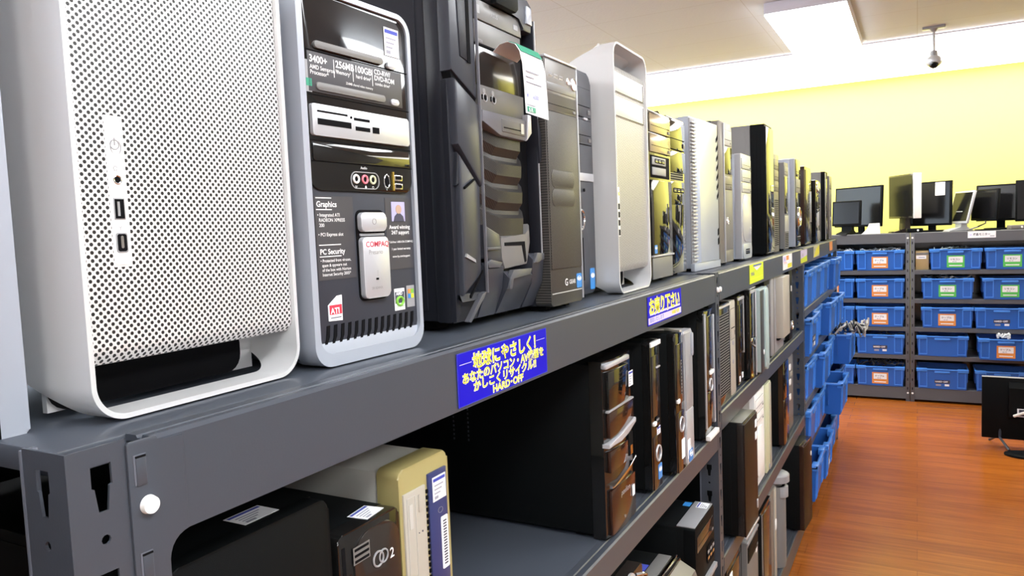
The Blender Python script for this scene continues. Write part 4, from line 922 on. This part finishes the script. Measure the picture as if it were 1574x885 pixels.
def p2(m, w, h):
    m.box(.0006, .0008, .004, w-.004, .003, h*.27, 'sign_lilac').box(.0006, .0008, .014, w-.012, h*.34, h*.42, 'sign_lilac')
    m.text('お売り下さい', .008, .0245, .038, 'text_white', .0009, 1.00, bold=.055); m.text('お売り下さい', .009, .0255, .038, 'sign_yellow', .0012, 1.0, bold=.03)
    m.text('買取いたします', .012, .0065, .011, 'ink_blue', .0010, 1.3); m.text('HARD･OFF', w*.68, .0075, .011, 'sign_yellow', .0012, 1.1, bold=.05)
sign('blue sign with big yellow Japanese letters over a lilac footer, second along the beam', 1.484, 1.735, 1.343, 1.404, p2, ['sign_blue'])
def p3(m, w, h):
    m.box(.0006, .0008, w*.25, w*.85, h*.86, h*.94, 'ink_blue').poly('x', [(w*.3, h*.82), (w*.85, h*.82), (w*.5, h*.62)], .0006, .0008, 'sign_lilac').text('特価品', w*.08, h*.42, .013, 'ink_blue', .0009, 1.6).box(.0006, .0008, w*.05, w*.95, h*.22, h*.27, 'sign_yellow')
sign('lime green notice with a purple triangle on the middle rack beam', 2.560, 2.812, 1.345, 1.409, p3, ['sign_lime'])
def p4(m, w, h):
    m.box(.0006, .0008, w*.05, w*.30, h*.55, h*.90, 'sign_lilac').box(.0006, .0009, w*.35, w*.62, h*.62, h*.92, 'card_orange').box(.0006, .0008, w*.5, w*.95, h*.05, h*.35, 'sign_yellow').text('セール', w*.1, h*.38, .015, 'pink', .0010, 1.6, bold=.03).text('中古', w*.12, h*.62, .014, 'ink_blue', .0010)
sign('white sale notice with orange and lilac patches on the beam', 3.265, 3.522, 1.346, 1.408, p4, ['paper'])
def p5(m, w, h): m.poly('x', [(0, 0), (w, 0), (w, h*.5), (0, h*.35)], .0006, .0008, 'sign_lime').text('保証', w*.2, h*.5, .018, 'ink_grey', .0010, 1.5)
sign('half lime half pale notice just right of the white sale notice', 3.805, 4.040, 1.345, 1.407, p5, ['sign_lilac'])
def p6(m, w, h): m.poly('x', [(0, 0), (w, h*.2), (w, h), (w*.4, h*.7)], .0006, .0008, 'sign_yellow').text('買取', w*.1, h*.6, .016, 'ink_grey', .0010, 1.5)
sign('pale green notice with yellow patch on the far part of the beam', 4.315, 4.580, 1.348, 1.409, p6, ['cream_green'])
def p7(m, w, h): m.text('本', w*.2, h*.3, .03, 'pink', .0010, 1.5)
sign('small orange notice at the far end of the top beam', 5.15, 5.33, 1.350, 1.408, p7, ['card_orange'])

# ------------------------------------------------------------------ blue bins
def make_bin(label, card, w=.36, d=.30, h=.165):
    t = thing('storage_bin', label, 'storage bin')
    bm = bmesh.new(); tp = .008; th = .004
    def ringv(x0, x1, y0, y1, z): return [bm.verts.new(p) for p in ((x1, y0, z), (x1, y1, z), (x0, y1, z), (x0, y0, z))]
    # local: front faces +X, width along Y, origin at front middle of the base
    Z_ = [ringv(-d+tp, -tp, -w/2+tp, w/2-tp, 0), ringv(-d, 0, -w/2, w/2, h-.012), ringv(-d-.006, .006, -w/2-.006, w/2+.006, h-.012), ringv(-d-.006, .006, -w/2-.006, w/2+.006, h),
          ringv(-d+th, -th, -w/2+th, w/2-th, h), ringv(-d+tp+th, -tp-th, -w/2+tp+th, w/2-tp-th, .005)]
    for a, b_ in zip(Z_, Z_[1:]):
        for i in range(4): bm.faces.new((a[i], a[(i+1) % 4], b_[(i+1) % 4], b_[i]))
    bm.faces.new(Z_[0]); bm.faces.new(Z_[-1])
    m = MB(); m._add(bm, 'bin_blue')
    sl = lambda z: -tp+tp*z/h
    for s_ in (-1, 1): # corner blocks with ribs on the front
        for k, yy in enumerate((w/2-.016, w/2-.070)):
            m.poly('y', [(sl(.012), .012), (sl(.012)+.006, .012), (.004, h-.012), (-.002, h-.012)], s_*yy-.003, s_*yy+.003, 'bin_rim')
        m.poly('y', [(sl(.012), .012), (sl(.012)+.006, .012), (sl(.02)+.006, .020), (sl(.02), .020)], min(s_*(w/2-.014), s_*(w/2-.072)), max(s_*(w/2-.014), s_*(w/2-.072)), 'bin_rim')
    for yy in (-w/2, w/2):
        for k in range(3): m.box(-d*.25-k*d*.25-.003, -d*.25-k*d*.25+.003, yy-.004, yy+.004, .05, h-.012, 'bin_blue')
    m.build('tub', t)
    m = MB(); R = rrp(-.1, .1, -.1, .1, .03, 4)
    m.box(.0, .010, -w/2-.006, w/2+.006, h-.008, h+.002, 'bin_rim', .002).box(-d-.010, -d, -w/2-.006, w/2+.006, h-.008, h+.002, 'bin_rim', .002)
    for s_ in (-1, 1): m.box(-d, 0, s_*(w/2+.002)-.005, s_*(w/2+.002)+.005, h-.008, h+.002, 'bin_rim', .002).box(-.022, .009, min(s_*(w/2-.07), s_*(w/2+.006)), max(s_*(w/2-.07), s_*(w/2+.006)), h-.022, h+.004, 'bin_rim', .002)
    m.rr(-.055, .055, h-.030, h-.014, .006, -.004, .010, 'bin_rim', .002)
    m.build('rim', t, 'lighter blue rim')
    if card:
        lean = Matrix.Translation((-.0108, 0, .018)) @ Matrix.Rotation(math.radians(2.7), 4, 'Y')
        m = MB()
        if card == 'dark':
            m.box(.004, .006, -.055, .055, .030, .058, 'ink', M=lean).box(.004, .006, -.045, -.008, .008, .022, 'ink_grey', M=lean).box(.004, .006, .018, .050, .008, .024, 'paper', M=lean)
            q = MB().text('HARD･OFF', -.050, .038, .018, 'paper', .0065, M=lean, bold=.03)
        else:
            m.box(.004, .006, -.062, .062, .0, .098, card, M=lean).box(.006, .0066, -.050, .050, .040, .088, 'paper', M=lean)
            m.box(.006, .0066, -.045, .045, .012, .020, 'paper', M=lean)
            q = MB().text('ケーブル' if card == 'card_orange' else 'リモコン', -.040, .060, .018, 'ink', .0070, 1., M=lean, bold=.02)
            q.text('¥110', -.022, .044, .013, 'ink', .0070, M=lean)
        q.parent_ = m.build('label_card', t, {'dark': 'dark and white label', 'card_orange': 'orange label card', 'card_green': 'green label card'}[card])
        q.build('lettering', q.parent_)
    return t
protos = {}
def put_bin(card, loc, rot, label, group):
    if card not in protos:
        t = make_bin(label, card); protos[card] = t
        t.location = loc; t.rotation_euler = (0, 0, math.radians(rot)); t['group'] = group; return t
    return copy_thing(protos[card], loc, rot, label, group)
GB = 'blue bins on the racks along the yellow wall'
shelf_z = [1.106, .867, .63, .394, .121]; sn = ['top', 'second', 'third', 'fourth', 'bottom']
lay = {0: [(-.658, 'card_orange'), (-.278, 'card_orange'), (.272, 'card_green'), (.655, 'card_green')],
       1: [(-.658, 'card_orange'), (-.278, 'card_orange'), (.215, 'card_green'), (.640, 'card_green')],
       2: [(-.658, 'card_orange'), (-.278, 'card_orange'), (.213, 'card_orange'), (.588, 'dark')],
       3: [(-.745, None), (-.278, 'dark'), (.180, None), (.610, 'card_orange')],
       4: [(-.658, None), (-.278, 'card_orange'), (.180, 'dark'), (.595, None)]}
desc = {'card_orange': 'with orange card', 'card_green': 'with green card', 'dark': 'with dark label', None: 'without card'}
for i, row in lay.items():
    for k, (xc, card) in enumerate(row):
        side = ['half hidden at far left', 'left of middle post', 'first right of middle post', 'second right of middle post'][k]
        off = .10 if (i == 3 and k == 3) else .012
        put_bin(card, (xc, 7.0-off, shelf_z[i]+.0005), -90, f'blue bin {desc[card]}, {sn[i]} row of the wall racks, {side}', GB)
# more bins on the left rack hidden to the left
# bins in the far rack of the aisle; some are pulled out
GA = 'blue bins in the far rack of the aisle'
ys = [4.135, 4.52, 4.905, 5.29]
outs = {0: (.0, .01, .0, .03), 1: (.02, .0, .04, .05), 2: (.0, .05, .02, .12), 3: (.01, .02, .10, .05), 4: (.04, .06, .03, .02)}
col = ['nearest', 'second nearest', 'third nearest', 'farthest']
for i in range(5):
    for k in range(4):
        rot = random.uniform(-1.2, 1.2)
        put_bin([None, 'card_green', None, 'dark', 'card_orange'][(i*3+k) % 5] if (i, k) in ((0, 0), (1, 0), (4, 1)) else None, (-.490+outs[i][k]-.01*(k == 1), ys[k]+.0, shelf_z[i]+.0005), rot,
                f'{col[k]} blue bin in the {sn[i]} row of the far aisle rack', GA).scale.z = 1.14
# tangles of cable and wrapped goods showing above some bins
def tangle(label, c, n, m_, sx=.13, sy=.15, sz=.03, r=.004, z=.0, sheetm=None):
    m = MB()
    for i in range(n):
        a = random.uniform(0, 6.3); P = []
        q = Vector((random.uniform(-.5, .5)*sx, random.uniform(-.5, .5)*sy, 0))
        for k in range(10):
            a += random.uniform(-1, 1.2); q = q+Vector((math.cos(a)*.03, math.sin(a)*.03, 0))
            q.x = max(-sx*.75, min(sx*.75, q.x)); q.y = max(-sy*.75, min(sy*.75, q.y))
            P.append((q.x, q.y, .01+random.uniform(0, sz)))
        m.tube(P, r, random.choice(m_), 6)
    if sheetm:
        for i in range(5):
            x0, y0 = random.uniform(-.08, .02), random.uniform(-.12, .02)
            m.sheet([[(x0+.03*u, y0+.04*v, .01+sz*random.random()) for v in range(4)] for u in range(4)], sheetm, .001)
    o = m.build('cable_tangle'); o.location = c
    return tag(o, label, 'cables', 'goods heaped in the bins', 'stuff')
tangle('white wrapped goods heaped in the top-row bin left of the middle post', (-.278, 7.14, 1.106+.145), 6, ['white', 'clear_wrap'], sheetm='clear_wrap', sx=.2)
tangle('clear bags heaped in the top-row bin at the far left of the wall rack', (-.64, 7.14, 1.106+.145), 5, ['white', 'clear_wrap'], sheetm='clear_wrap', sx=.2)
tangle('teal wrapped bag showing over the green-card bin in the top row', (.272, 7.13, 1.106+.145), 3, ['pale_green'], sheetm='pale_green', sx=.2)
tangle('dark cables heaped over the bottom-row bin left of the middle post', (-.278, 7.14, .121+.150), 14, ['cable', 'grey_plastic'], sx=.24, sz=.05)
tangle('dark odds and ends in the fourth-row bin left of the middle post', (-.278, 7.14, .394+.145), 6, ['cable'], sx=.24)
tangle('dark cables in the second-row green-card bin', (.215, 7.14, .867+.145), 5, ['cable', 'clear_wrap'], sx=.24)
tangle('white plugs in the pulled-out fourth-row bin with orange card', (.60, 7.00, .394+.155), 8, ['white'], sx=.05, sy=.05, r=.008, sz=.04)
tangle('black and grey cables spilling from the nearest second-row aisle bins', (-.66, 4.33, .867+.160), 26, ['cable', 'cable', 'cable', 'grey_plastic', 'silver'], sx=.15, sy=.42, sz=.022, r=.005)
tangle('black cables in the nearest top-row aisle bin', (-.66, 4.15, 1.106+.180), 16, ['cable', 'grey_plastic'], sx=.17, sy=.3, sz=.04, r=.005)
tangle('cables heaped in the farthest second-row aisle bin', (-.60, 5.28, .867+.160), 16, ['cable', 'bin_blue'], sx=.12, sy=.25, sz=.022, r=.005)
tangle('black cables hanging over the farthest third-row aisle bin', (-.395, 5.30, .63+.172), 18, ['cable', 'grey_plastic', 'cream_side'], sx=.14, sy=.3, sz=.07, r=.006)
# cardboard box on the wall rack
t = thing('cardboard_box', 'small brown cardboard file box at the left of the top bin row', 'box', (.035, 7.02, 1.107))
MB().box(-.048, .048, 0, .24, 0, .155, 'cardboard', .002).build('box', t)
MB().box(-.044, .030, -.0008, 0, .090, .118, 'paper').box(-.044, .046, -.0008, 0, .122, .140, 'grey_plastic').box(-.025, .020, -.0012, -.0006, .100, .104, 'ink').build('label', t)
# price strip on the wall rack beam
t = thing('shelf_label', 'long white printed label on the top beam of the wall rack', 'label', (.355, 6.9993, 1.358))
MB().box(0, .190, -.0014, -.0004, 0, .052, 'paper').build('card', t)
m = MB().text('液晶モニター', .035, .020, .022, 'ink', .0016, .9, bold=.02, M=Matrix.Rotation(math.radians(-90), 4, 'Z')).box(.012, .028, -.0020, -.0014, .02, .03, 'sign_lilac').box(.15, .18, -.0020, -.0014, .01, .016, 'ink_grey')
m.build('lettering', t)

# ------------------------------------------------------------------ monitors on top of the wall rack
GM = 'monitors on top of the wall rack'
def monitor(label, x, y, rot, w, h, zb=.09, tilt=0, frame='black_matte', scr='screen', stand='base', back='black_matte', sheet=None, th=.035, roll=0):
    """screen faces local -Y before turning"""
    t = thing('monitor', label, 'monitor', (x, y, 1.4145), rot, GM)
    T = Matrix.Translation((0, 0, zb)) @ Matrix.Rotation(math.radians(tilt), 4, 'X') @ Matrix.Rotation(math.radians(roll), 4, 'Y')
    MB().box(-w/2, w/2, -.012, th*.35, 0, h, frame, .004, M=T).box(-w*.38, w*.38, th*.3, th+.01, h*.12, h*.85, back, .008, M=T).build('housing', t)
    MB().box(-w/2+.014, w/2-.014, -.0135, -.0115, .018, h-.014, scr, M=T).build('screen', t)
    if stand == 'base':
        m = MB().box(-.03, .03, th, th+.02, .01, zb+h*.45, frame, .004); m.build('stand_neck', t)
        MB().poly('z', rrp(-.11, .11, -.07, .11, .05, 6), 0, .012, frame, .003).build('stand_base', t)
    elif stand == 'bent':
        MB().tube([(-.07, -.10, .006), (0, -.06, .03), (.0, .01, .055), (.0, .03, .20)], .006, 'chrome').box(-.02, .02, .01, .035, .10, .22, frame, .003).build('stand_leg', t, 'bent silver stand')
        MB().box(-.08, .08, -.02, .08, 0, .008, frame, .002).build('stand_base', t)
    elif stand == 'foot':
        MB().poly('x', [(-.10, 0), (.10, 0), (.09, .012), (.045, .03), (.035, zb+.12), (.010, zb+.10), (0, .03), (-.09, .012)], -.045, .045, frame, .004).build('stand_foot', t)
    if sheet: 
        MB().box(w/2-.13, w/2-.05, -.0155, -.0145, h-.12, h-.01, 'paper', M=T @ Matrix.Rotation(0, 4, 'Y')).build('price_sheet', t, 'white price sheet')
    return t
monitor('widest black monitor at the left end of the wall rack, angled left', -.465, 7.31, -38, .50, .355, .06, -3)
monitor('small black monitor leaning in front of the widest one', -.540, 7.09, -22, .25, .215, .075, -4, stand='foot')
t = thing('monitor_stand', 'small white tapered stand foot in front of the widest monitor', 'stand', (-.33, 7.08, 1.4145), 10)
MB().poly('y', [(-.09, 0), (.05, 0), (.045, .09), (-.03, .088), (-.05, .03)], -.03, .03, 'white', .006).build('foot', t)
monitor('tall monitor with white edge turned almost sideways, reflecting yellow', -.115, 7.20, -58, .36, .37, .12, 0, frame='black_gloss_soft', scr='screen', back='white', stand='foot', th=.05)
MB().box(.18, .186, -.013, .056, .118, .492, 'white', .003).build('white_side', COL.objects[-1].parent, 'white side edge')
monitor('black monitor with a white price sheet on its upper corner', .090, 7.26, -28, .36, .37, .05, -2, sheet=1)
monitor('thin pale-edged monitor leaning strongly backwards', .295, 7.16, -62, .27, .27, .06, -14, frame='silver', stand='foot', th=.02)
monitor('monitor on a thin bent silver stand', .475, 7.13, -52, .26, .25, .08, -5, stand='bent')
monitor('black monitor behind the one with the bent stand', .600, 7.36, -14, .34, .30, .07, -3)
monitor('slim black monitor at the right edge with a white sheet', .880, 7.20, -10, .38, .33, .06, -3, sheet=1)
for k, (xx, yy, lb) in enumerate(((-.72, 7.05, 'flat silver gadget at the left end of the monitor shelf'), (-.02, 7.07, 'small dark gadget with a white button between two monitors'), (.69, 7.06, 'brownish flat box in front of the right-hand monitors'))):
    t = thing('small_device', lb, 'device', (xx, yy, 1.4145), 10*k)
    MB().box(-.06, .06, -.03, .04, 0, .035, ('silver', 'black_matte', 'taupe')[k], .008).build('body', t)
    MB().cyl((.02, -.03, .018), (.02, -.035, .018), .008, .007, 'white').build('button', t)

# ------------------------------------------------------------------ television on the floor, seen from behind
t = thing('television', 'black flat television standing on the floor, back turned to the camera', 'television', (.80, 5.80, 0), -2)
zt = .052
MB().box(-.42, .42, -.002, .030, zt, zt+.412, 'black_matte', .005).build('housing', t)
MB().box(-.413, .413, .030, .0315, zt+.008, zt+.404, 'screen').build('screen', t)
MB().poly('x', [(-.002, zt+.14), (-.040, zt+.16), (-.040, zt+.35), (-.012, zt+.385), (-.002, zt+.385)], -.27, .27, 'black_matte', .004).build('back_bulge', t)
MB().box(-.225, -.135, -.0420, -.0400, zt+.165, zt+.218, 'paper').box(-.215, -.175, -.0425, -.0418, zt+.170, zt+.213, 'ink').box(-.165, -.142, -.0425, -.0418, zt+.172, zt+.200, 'ink_grey').build('rating_label', t)
MB().box(-.42, .42, -.004, .031, zt+.410, zt+.414, 'grey_mid', .001).build('top_edge', t)
for s_ in (-1, 1):
    MB().tube([(s_*.315, .012, zt+.09), (s_*.318, -.01, zt+.01), (s_*.27, -.11, .008)], .008, 'charcoal_light').tube([(s_*.318, .01, zt+.02), (s_*.37, .12, .008)], .008, 'charcoal_light').build('leg', t)
t = thing('monitor_stand', 'oval black stand base lying on the floor beside the television', 'stand', (.62, 5.62, 0), 0)
MB().poly('z', [(.13*math.cos(a*math.pi/12), .085*math.sin(a*math.pi/12)) for a in range(24)], 0, .014, 'black_matte', .004).build('base_plate', t)
MB().poly('z', [(.02*math.cos(a*math.pi/8), .03*math.sin(a*math.pi/8)) for a in range(16)], .014, .03, 'black_matte', .002).build('neck_socket', t)
t = thing('power_plug', 'short white plug lead poking out behind the television', 'plug', (.585, 5.752, .222), 0)
MB().tube([(-.03, .0, 0), (-.01, -.012, .014), (.02, -.012, .028), (.06, -.012, .036)], .009, 'white').build('lead', t)

# ------------------------------------------------------------------ camera and render look
bpy.data.objects.remove(_fo); bpy.data.curves.remove(_font)
W = bpy.data.worlds.new('World'); S.world = W; W.use_nodes = True
W.node_tree.nodes['Background'].inputs[0].default_value = (.9, .92, 1., 1); W.node_tree.nodes['Background'].inputs[1].default_value = .3
cd = bpy.data.cameras.new('camera'); cam = bpy.data.objects.new('camera', cd); COL.objects.link(cam)
R = Matrix(((0.878522767, 0.000208477163, -0.477700434), (0.476010286, -0.0844287907, 0.875377625), (-0.0401491737, -0.996429494, -0.0742718520)))
R = Matrix(((R[0][0], -R[0][1], R[0][2]*-1), (R[1][0], -R[1][1], R[1][2]*-1), (R[2][0], -R[2][1], R[2][2]*-1)))
cam.matrix_world = Matrix.Translation((0, 0, 1.55)) @ R.to_4x4()
cd.sensor_width = 36; cd.lens = 1145.69/1574*36; cd.clip_start = .02
S.camera = cam
S.view_settings.view_transform = 'Standard'; S.view_settings.look = 'None'; S.view_settings.gamma = 1; S.view_settings.use_curve_mapping = False
S.view_settings.exposure = 0.0
